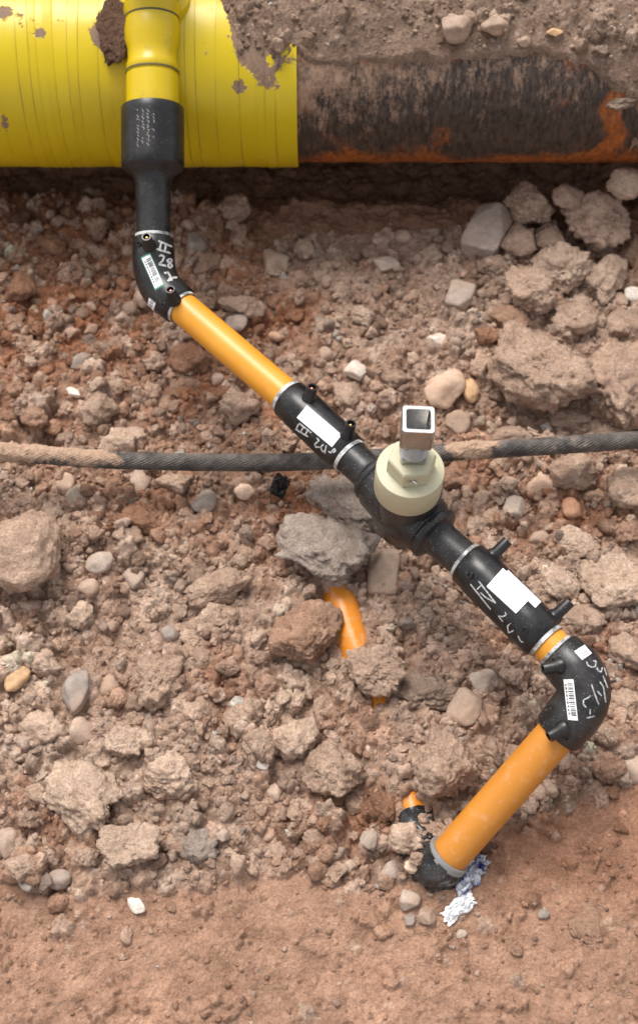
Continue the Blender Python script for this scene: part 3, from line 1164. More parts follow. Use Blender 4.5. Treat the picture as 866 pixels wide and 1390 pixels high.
def fitting(name, s0, s1, r, mat='black_clean', collar=0.0035, label=None, seg=48):
    f = link(bpy.data.objects.new(name, None), gas)
    if label:
        f["label"] = label
    pr = [(s0, s_pipe_r + 0.001), (s0, r - 0.004), (s0 + 0.004, r), (s0 + 0.026, r + collar * 0.4), (s0 + 0.032, r + collar),
          (s1 - 0.032, r + collar), (s1 - 0.026, r + collar * 0.4), (s1 - 0.004, r), (s1, r - 0.004), (s1, s_pipe_r + 0.001)]
    V, F = tube(line, pr, seg, False)
    part(name + "_body", V, F, M[mat], f, angle=45)
    return f, bvh(V, F)


def orange_pipe(s0, s1, mat='orange', label=None, r=None):
    V, F = tube(line, [(s0, r or s_pipe_r), (s1, r or s_pipe_r)], 48, True)
    o = part("orange_pipe", V, F, M[mat], gas, angle=50)
    if label:
        o["label"] = label
    return o


def axis_hit(px, py, lo=0, hi=9):
    return line.s_at(px, py, lo, hi)


# ---- elbow below the reducer
e0, e1 = S(208, 322, 0, 1.2), S(246, 416, 0, 1.2)
el1, b1 = fitting("elbow", e0, e1, 0.0395, collar=0.002, label="black elbow under the reducer marked II 28 with barcode")
ring(el1, e0 - 0.005, e0 + 0.001, 0.0362)
ring(el1, e1 - 0.001, e1 + 0.006, 0.0352)
for (px, py, tx, ty, pin) in ((203, 333, 199, 321, 'brass'), (236, 406, 231, 392, 'copper')):
    h, n_ = cast(b1, px, py)
    d_ = ray(tx, ty)
    tip = CAM + d_ * (np.linalg.norm(h - CAM) - 0.024)
    terminal(el1, h, tip - h, pin)
for (px, py) in ((190, 331), (223, 414)):
    h, n_ = cast(b1, px, py)
    if h is not None:
        indicator(el1, h, n_, 0.0055)
barcode(b1, [(204, 345), (221.5, 385.5), (211, 392), (193, 351)], el1, seed=5)
V, F = patch(b1, [(203, 404), (212, 411), (208, 424), (200.5, 416)], (5, 5), 0.0007)
stk = part("small_sticker", V, F, M['paper'], el1)
V, F = ribbon(b1, [[(204, 409), (209, 413)], [(203, 412), (208, 416.5)], [(202.5, 415), (207, 419)], [(205, 407), (210.5, 411)]], 0.9, 0.0012)
part("sticker_print", V, F, M['ink'], el1)
mk1 = [[(215, 327), (234, 335)], [(213, 338), (232, 344)], [(219, 329), (217, 339)], [(225, 332), (224, 342)],
       [(216, 348), (220, 346), (223, 349), (221, 354), (216, 359), (226, 361)],
       [(230, 351), (227, 354), (230, 357), (228, 361), (231, 364), (234, 361), (231, 357), (234, 353), (230, 351)],
       [(223, 371), (228, 370), (232, 376), (228, 382)], [(233, 377), (241, 377)], [(232, 377), (234, 380), (227, 381)]]
V, F = ribbon(b1, mk1, 2.6)
part("marker_writing", V, F, M['marker'], el1)

# ---- upper orange pipe and coupler III
c30, c31 = S(391, 540, 0.6, 1.6), S(473, 617, 0.6, 1.6)
orange_pipe(e1 - 0.02, c30 + 0.02, 'orange', "bright orange pipe between the elbow and the first coupler")
cp3, b3 = fitting("coupler", c30, c31, 0.0385, collar=0.002, label="black coupler marked III 24 with blank white label")
ring(cp3, c30 - 0.007, c30 + 0.001, 0.0345)
ring(cp3, c31 - 0.001, c31 + 0.007, 0.0352)
for px, py, dth in ((414, 561, -0.05), (478, 619, -0.05)):
    s_ = axis_hit(px, py, c30, c31)
    s_ = min(max(s_, c30 + 0.020), c31 - 0.016)
    rd = line.radial(s_, dth)
    terminal(cp3, line.at(s_) + rd * 0.040, rd, 'copper' if px < 450 else 'brass')
for px, py in ((420.5, 541), (470, 586.5)):
    h, n_ = cast(b3, px, py)
    if h is not None:
        indicator(cp3, h, n_, 0.005)
V, F = patch(b3, [(416.7, 550.5), (463.8, 590.4), (450.7, 607), (402.9, 566.8)], (12, 6), 0.0007)
part("white_label", V, F, M['paper'], cp3)
mk3 = [[(406.3, 574.4), (423, 587.6)], [(400.8, 582), (418.8, 593)], [(406, 575), (402.5, 582)], [(412, 580), (408, 587)], [(418, 584), (414, 591)],
       [(430, 594), (433, 598), (427.5, 603), (429, 607), (434, 606.5)], [(439.6, 602.8), (435.4, 607), (438, 613), (441.7, 612)], [(443, 604), (441, 616)],
       [(445.8, 612.5), (449, 614.5), (454, 609), (455.5, 612), (452, 614.6)]]
V, F = ribbon(b3, mk3, 2.1)
part("marker_writing", V, F, M['marker'], cp3)

# ---- ball valve
vt0, vt1 = c31 - 0.02, S(640, 768, 1.0, 2.2) + 0.02
val = link(bpy.data.objects.new("valve", None), gas)
val["label"] = "black ball valve with cream cap and square metal spindle"
sv = S(553, 690, 1.0, 2.0)
f0, f1 = S(504, 646, 1, 2), S(592, 727, 1, 2)
rt = 0.0325
prof = [(vt0, rt), (f0 - 0.010, rt), (f0 - 0.004, rt + 0.003), (f0, 0.043), (f0 + 0.008, 0.046), (f0 + 0.012, 0.044), (f0 + 0.022, 0.050),
        (sv - 0.02, 0.056), (sv + 0.02, 0.056), (f1 - 0.024, 0.053), (f1 - 0.014, 0.045), (f1 - 0.012, 0.050), (f1 - 0.004, 0.0515), (f1, 0.0495), (f1 + 0.003, 0.041),
        (f1 + 0.010, rt + 0.002), (f1 + 0.018, rt), (vt1, rt)]
V, F = tube(line, prof, 56)
part("valve_body", V, F, M['black_dusty'], val, angle=40)
# chamber and cap stand on a nearly upright axis that leans a little
vc = line.at(sv)
vax = np.array([0.03, 0.03, 1.0]); vax /= np.linalg.norm(vax)
V, F = lathe(vc - vax * 0.068, vax, [(0, 0.030), (0.004, 0.044), (0.012, 0.0505), (0.026, 0.0540), (0.075, 0.0555), (0.105, 0.0555), (0.138, 0.0545)], 56)
part("valve_chamber", V, F, M['black_dusty'], val, angle=45)
ct = vc + vax * 0.070 + np.array([-0.006, 0.002, 0])
CH = 0.060
V, F = lathe(ct, vax, [(-0.004, 0.0540), (-0.002, 0.0572), (0, 0.0585), (CH - 0.004, 0.0585), (CH - 0.001, 0.0575), (CH, 0.0555)], 72)
part("cap", V, F, M['cream'], val, angle=35)
hb = ct + vax * CH
hexup = np.array([math.sin(math.radians(8)), -math.cos(math.radians(8)), 0])
V, F = lathe(hb, vax, [(0.0006, 0.0415), (0.030, 0.0415), (0.033, 0.0408), (0.0355, 0.0385), (0.036, 0.036)], 6, True, hexup)
# facets of a nut: round the top corners with a cone cut
part("hex_nut", V, F, M['cream'], val, smooth=False)
# locking pin on the front facet
fc = hb + vax * 0.018 + (hexup - vax * (hexup @ vax)) * 0.0355
V, F = lathe(fc + np.array([-0.004, 0, 0]), np.array([0.6, -0.75, 0.1]), [(0, 0.0032), (0.010, 0.0030), (0.012, 0.0015), (0.0121, 0.0002)], 12)
V2, F2 = lathe(fc + np.array([-0.011, 0.001, 0.002]), hexup, [(0, 0.004), (0.004, 0.0038), (0.005, 0.002), (0.0051, 0.0003)], 12)
part("locking_pin", *join((V, F), (V2, F2)), M['zinc'], val, angle=40)
# spindle: threaded square bar and hollow square socket
sb = hb + vax * 0.036 + np.array([0.001, 0.006, 0])
up_ = np.array([math.sin(math.radians(2)), math.cos(math.radians(2)), 0])
sp = link(bpy.data.objects.new("spindle", None), val)
pr_ = [(0, 0.93), (0.004, 1.0), (0.010, 1.0)]
hgt = 0.010
V0, F0 = rounded_square(sb, vax, [(0.0006, 0.93), (0.003, 1.0), (0.012, 1.0)], 0.0220, 0.006, up_)
thr = [(0.0125, 0.0240)]
h_ = 0.0125
while h_ < 0.052:
    thr += [(h_ + 0.0008, 0.0256), (h_ + 0.0026, 0.0256), (h_ + 0.0036, 0.0240), (h_ + 0.0044, 0.0240)]
    h_ += 0.0048
V1, F1 = lathe(sb, vax, thr, 40)
# the bar's flats cut the thread: clamp the round thread to the square
T_ = vax
U_ = up_ - T_ * (up_ @ T_); U_ /= np.linalg.norm(U_); N_ = np.cross(T_, U_)
rel = V1 - sb
a_, b_, c_ = rel @ U_, rel @ N_, rel @ T_
a_ = np.clip(a_, -0.0250, 0.0250); b_ = np.clip(b_, -0.0238, 0.0238)
V1 = sb + a_[:, None] * U_ + b_[:, None] * N_ + c_[:, None] * T_
part("threaded_bar", *join((V0, F0), (V1, F1)), M['zinc'], sp, angle=25)
s2 = sb + vax * 0.050
HS = 0.0265
V, F = rounded_square(s2, vax, [(0, 0.92), (0.003, 0.99), (0.005, 1.0), (0.050, 1.0), (0.0525, 0.985), (0.0532, 0.96), (0.0532, 0.75), (0.052, 0.715), (0.006, 0.70), (0.0058, 0.02)],
                      HS, 0.0055, up_, 5, False)
o = part("square_socket", V, F, M['zinc'], sp, angle=30)
V, F = rounded_square(s2, vax, [(0.001, 0.9), (0.0012, 0.02)], HS, 0.0055, up_, 4, False)

# ---- coupler IV
c40, c41 = S(634, 761, 1.2, 2.4), S(738, 868, 1.2, 2.6)
cp4, b4 = fitting("coupler", c40, c41, 0.0400, collar=0.002, label="black coupler marked IV beyond the valve with notched white label")
ring(cp4, c40 - 0.006, c40 + 0.001, 0.0352)
ring(cp4, c41 - 0.001, c41 + 0.007, 0.0350)
for px, py in ((657, 766), (735, 852)):
    s_ = min(max(axis_hit(px, py, c40, c41), c40 + 0.014), c41 - 0.014)
    T_, U_, N_ = line.frame(s_)
    rd = line.radial(s_, 1.02)
    if rd[0] < 0:
        rd = line.radial(s_, -1.02)
    terminal(cp4, line.at(s_) + rd * 0.041, rd, 'brass', h=0.034)
for px, py in ((638, 781), (712.5, 855)):
    h, n_ = cast(b4, px, py)
    if h is not None:
        indicator(cp4, h, n_, 0.0062)
quad4 = [(682, 768), (733, 817), (701, 836), (661, 794)]
V, F = patch(b4, [(684, 769), (734, 817), (710, 842), (660, 796)], (20, 12), 0.0007,
             notch=lambda u, v: (u < 0.08 and v < 0.12) or (u > 0.80 and v > 0.34))
part("white_label", V, F, M['paper'], cp4)
mk4 = [[(638.2, 792.6), (666, 827.2)], [(649.2, 788.4), (672.8, 818.9)], [(647.2, 800.2), (653.4, 794)], [(652, 804.3), (658.3, 810.2), (672.8, 818.9)],
       [(685.3, 830.7), (686.7, 834.8), (681.8, 836.9), (676.3, 836.2), (682.5, 843.8)], [(692.9, 845.9), (688.7, 849.4), (690.1, 859), (697, 855.6)],
       [(702.6, 862.5), (706.8, 870.8), (710.2, 871.5)]]
V, F = ribbon(b4, mk4, 1.8)
part("marker_writing", V, F, M['marker'], cp4)

# ---- big elbow that turns the line down
g0, g1 = S(756, 885, 1.4, 2.8), S(757, 1000, 1.6, 3)
orange_pipe(c41 - 0.02, g0 + 0.02, 'orange', "short orange ring of pipe between coupler and elbow")
el2, b2 = fitting("elbow", g0, g1, 0.0425, 'black_dusty', collar=0.003, label="black scuffed elbow with barcode turning the pipe downward")
ring(el2, g0 - 0.006, g0 + 0.001, 0.0345)
for px, py, tx, ty, pin in ((762, 990, 744, 1000, 'copper'), (757, 904, 733, 909, 'copper')):
    h, n_ = cast(b2, px, py)
    if h is not None:
        tip = CAM + ray(tx, ty) * (np.linalg.norm(h - CAM) - 0.008)
        terminal(el2, h, tip - h, pin, h=0.026)
for px, py in ((768, 1001), (752, 897)):
    h, n_ = cast(b2, px, py)
    if h is not None:
        indicator(el2, h, n_, 0.0058)
barcode(b2, [(764.5, 922), (778, 922), (784, 978), (770.5, 977)][1:] + [(764.5, 922)], el2, seed=9, edge=False)
V, F = patch(b2, [(778.7, 884.3), (792.7, 875.4), (802.6, 887.1), (789.5, 896)], (6, 5), 0.0007)
part("small_sticker", V, F, M['paper'], el2)
V, F = ribbon(b2, [[(784, 883), (788, 880.5)], [(789, 880), (793, 877.6)], [(786, 886), (790, 883.5)], [(788, 888.6), (797, 883)], [(790, 891.5), (799, 886)]], 0.8, 0.0012)
part("sticker_print", V, F, M['ink'], el2)
mk2 = [[(795.5, 897.9), (797, 903), (802, 905.8), (807.2, 904.9), (808.2, 897.4), (804, 897.4)], [(809, 905.8), (811, 910.5), (815.2, 912.4), (816.6, 905.8)],
       [(819, 905.8), (822.7, 917)], [(817.5, 917), (824, 934)], [(813.3, 925.5), (818, 932), (821.3, 953.5)], [(802, 928.8), (806.3, 941.4), (812, 956.4)],
       [(809.6, 937.6), (816, 944.7)], [(801, 944), (798, 947), (791.5, 949.8), (791.3, 956.4), (795.5, 960.6)], [(795.5, 974.6), (806.3, 971.8)], [(800.2, 962), (800.2, 970)]]
V, F = ribbon(b2, mk2, 1.9)
part("marker_writing", V, F, M['marker'], el2)

# ---- lower orange pipe, ground elbow and buried pipe
k0 = S(606, 1165, 1.9, 3.2)
orange_pipe(g1 - 0.02, k0 + 0.01, 'orange_dull', "dusty orange pipe dropping from the elbow to the ground", 0.0335)
k1 = S(562, 1106, 2.2, 4)
el3 = link(bpy.data.objects.new("elbow", None), gas)
el3["label"] = "black wrapped elbow half buried in the soil"
V, F = tube(line, [(k0 - 0.006, 0.034), (k0 - 0.006, 0.0405), (k0 + 0.004, 0.042), (k0 + 0.03, 0.044), (k0 + 0.05, 0.045), (k1 - 0.03, 0.042), (k1, 0.038), (k1, 0.033)],
            48, False, 0.34, 30, 0.005)
part("shrink_wrap", V, F, M['film_black'], el3, angle=60)
V, F = tube(line, [(k0 - 0.012, 0.0335), (k0 - 0.012, 0.0385), (k0 - 0.010, 0.0395), (k0 - 0.003, 0.0400), (k0 - 0.003, 0.036)], 44, False)
part("grey_sleeve", V, F, M['grey_sleeve'], el3, angle=40)
V, F = tube(line, [(k1 - 0.02, 0.0315), (line.length - 0.002, 0.0315)], 40, True)
o = part("orange_pipe", V, F, M['orange_dirty'], gas, angle=50)
o["label"] = "orange pipe mostly buried under clods and stones"

# ------------------------------------------------------------------ wire rope across the trench
cz = 0.115
cpts = [W(-260, 604, cz + .01), W(-40, 612, cz), W(60, 618, cz), W(150, 625, cz), W(300, 628, cz - .005), W(400, 628, cz - .008), W(520, 621, cz - .005), W(620, 613, cz),
        W(740, 606, cz + .004), W(866, 597, cz + .01), W(1150, 580, cz + .02)]
rope = Path(cpts, 0.08)
nr = int(rope.length / 0.0025)
seg = 84
strands = 20
V = []
mud, Fs = [], []
rad0 = 0.0172
ss = np.linspace(0, rope.length - 0.001, nr)
th_ = np.linspace(0, 2 * math.pi, seg, endpoint=False)
ctr = np.array([rope.at(s_) for s_ in ss])
fr = [rope.frame(s_) for s_ in ss]
Ur, Nr = np.array([f[1] for f in fr]), np.array([f[2] for f in fr])
TH, SS = np.meshgrid(th_, ss)
prof_ = np.abs(np.sin(strands / 2 * (TH + SS / 0.22 * 2 * math.pi))) ** 0.6
RR = rad0 * (0.82 + 0.20 * prof_)
cpx = P2(ctr)[:, 0]
mk = 0.01 + 0.46 * np.exp(-((cpx - 10) / 75) ** 2) + 0.22 * np.exp(-((cpx - 140) / 50) ** 2) + 0.50 * np.exp(-((cpx - 640) / 30) ** 2) + 0.12 * np.exp(-((cpx - 780) / 50) ** 2) - 0.1 * np.exp(-((cpx - 330) / 120) ** 2)
MU = mk[:, None] + 0.30 * np.cos(TH) * sstep(0.04, 0.34, mk)[:, None]
Pm = ctr[:, None, :] + rad0 * (np.cos(TH)[..., None] * Ur[:, None, :] + np.sin(TH)[..., None] * Nr[:, None, :])
mudn = np.clip(MU + 0.5 * fbm(Pm * 45, 4) - 0.2, 0, 1)
RR = RR * (1 - 0.6 * mudn) + mudn * 0.6 * rad0 * 1.02 + mudn * 0.011 * (0.45 + 1.1 * fbm(Pm * 80, 5, 0.65))
RR *= (1 + 0.02 * fbm(Pm * 20, 3))
V = ctr[:, None, :] + RR[..., None] * (np.cos(TH)[..., None] * Ur[:, None, :] + np.sin(TH)[..., None] * Nr[:, None, :])
i = np.arange(nr * seg).reshape(nr, seg)
j = np.roll(i, -1, 1)
F = np.stack([i[:-1], j[:-1], j[1:], i[1:]], -1).reshape(-1, 4)
o = part("wire_rope", V.reshape(-1, 3), F, M['cable'], None, attrs={"mud": MU.ravel(), "ridge": prof_.ravel()})
tag(o, "dark twisted wire rope crusted with mud stretched under the coupler", "cable")

# ------------------------------------------------------------------ clods and stones
ICO = {}


def ico(n):
    if n not in ICO:
        bm = bmesh.new()
        bmesh.ops.create_icosphere(bm, subdivisions=n, radius=1.0)
        bm.verts.ensure_lookup_table()
        ICO[n] = (np.array([v.co for v in bm.verts]), np.array([[v.index for v in f.verts] for f in bm.faces]))
        bm.free()
    return ICO[n]


def rock(seed, kind, n=4):
    """unit rock: 'clod' crumbly, 'stone' faceted, 'pebble' smooth."""
    r = np.random.default_rng(seed)
    d, F = ico(n)
    o = r.uniform(-50, 50, 3)
    if kind == 'block':
        R = 1 / (np.abs(d) ** 9).sum(1) ** (1 / 9)
        for _ in range(3):
            nn = r.normal(size=3)
            nn /= np.linalg.norm(nn)
            dn = d @ nn
            R = np.where(dn > 0.05, np.minimum(R, r.uniform(0.9, 1.15) / np.maximum(dn, 0.05)), R)
        R = R * (1 + 0.06 * fbm(d * 1.5 + o, 3)) + 0.018 * fbm(d * 7 + o, 4)
    elif kind == 'pebble':
        R = 1 + 0.22 * fbm(d * 0.9 + o, 2) + 0.015 * fbm(d * 6 + o, 3)
    else:
        R = np.full(len(d), 1.12)
        for _ in range(11 if kind == 'stone' else 8):
            nn = r.normal(size=3)
            nn /= np.linalg.norm(nn)
            h = r.uniform(0.62, 0.98)
            dn = d @ nn
            R = np.where(dn > 0.05, np.minimum(R, h / np.maximum(dn, 0.05)), R)
        if kind == 'angular':
            R = R * (1 + 0.22 * fbm(d * 1.6 + o, 3)) + 0.20 * (billow(d * 3.2 + o, 4, 0.62) - 0.5) + 0.11 * (billow(d * 9 + o, 4, 0.65) - 0.5) - 0.09 * sstep(0.2, 0.4, fbm(d * 3.5 + o + 9, 4))
        elif kind == 'smooth':
            R = R * (1 + 0.20 * fbm(d * 1.3 + o, 3)) + 0.12 * (billow(d * 4 + o, 5, 0.62) - 0.5)
        elif kind == 'stone':
            R = R * (1 + 0.10 * fbm(d * 1.5 + o, 3)) + 0.030 * fbm(d * 6 + o, 4)
        else:
            R = R * (1 + 0.34 * fbm(d * 1.4 + o, 3)) + 0.22 * (billow(d * 2.6 + o, 4, 0.6) - 0.5) + 0.13 * (billow(d * 7 + o, 4, 0.62) - 0.5)
            R = R - 0.10 * sstep(0.25, 0.5, fbm(d * 5 + o + 9, 3))
    V = d * R[:, None]
    lo, hi = V.min(0), V.max(0)
    return (V - (lo + hi) / 2) / ((hi - lo) / 2), F


COLS = {'tan': lin(205, 175, 153), 'pale': lin(222, 193, 170), 'brown': lin(186, 150, 126), 'red': lin(174, 132, 106), 'grey': lin(178, 162, 149),
        'slate': lin(150, 139, 131), 'white': lin(226, 216, 205), 'umber': lin(118, 92, 76), 'ochre': lin(202, 166, 128), 'dust': lin(168, 146, 129),
        'concrete': lin(182, 165, 152)}


def put_rock(name, px, py, w, h, kind, colour, label, cat, seed, rot=0.0, group=None, n=4, lift=0.18, tall=0.75, on=None, cast_shadow=True):
    """w, h: size in photo pixels (along and across, before turning by rot degrees)."""
    g = ground_at(px, py) if on is None else np.asarray(on, float)
    s = mpp(g)
    rx, ry = w * s / 2, h * s / 2 * 1.08
    rz = tall * min(rx, ry)
    V, F = rock(seed, kind, n)
    V = V * np.array([rx, ry, rz])
    me = mesh_np(name, V, F, M['clod'] if kind in ('clod', 'angular', 'smooth') else M['stone'], angle=None)
    o = link(bpy.data.objects.new(name, me))
    o.location = (g[0], g[1] - 0.2 * rz, g[2] + lift * rz)
    o.rotation_euler = (random.uniform(-.15, .15), random.uniform(-.15, .15), math.radians(-rot))
    c = np.array(COLS[colour]) * ALB * (1 + random.uniform(-0.06, 0.06))
    o.color = (*c, 1)
    return tag(o, label, cat, group)


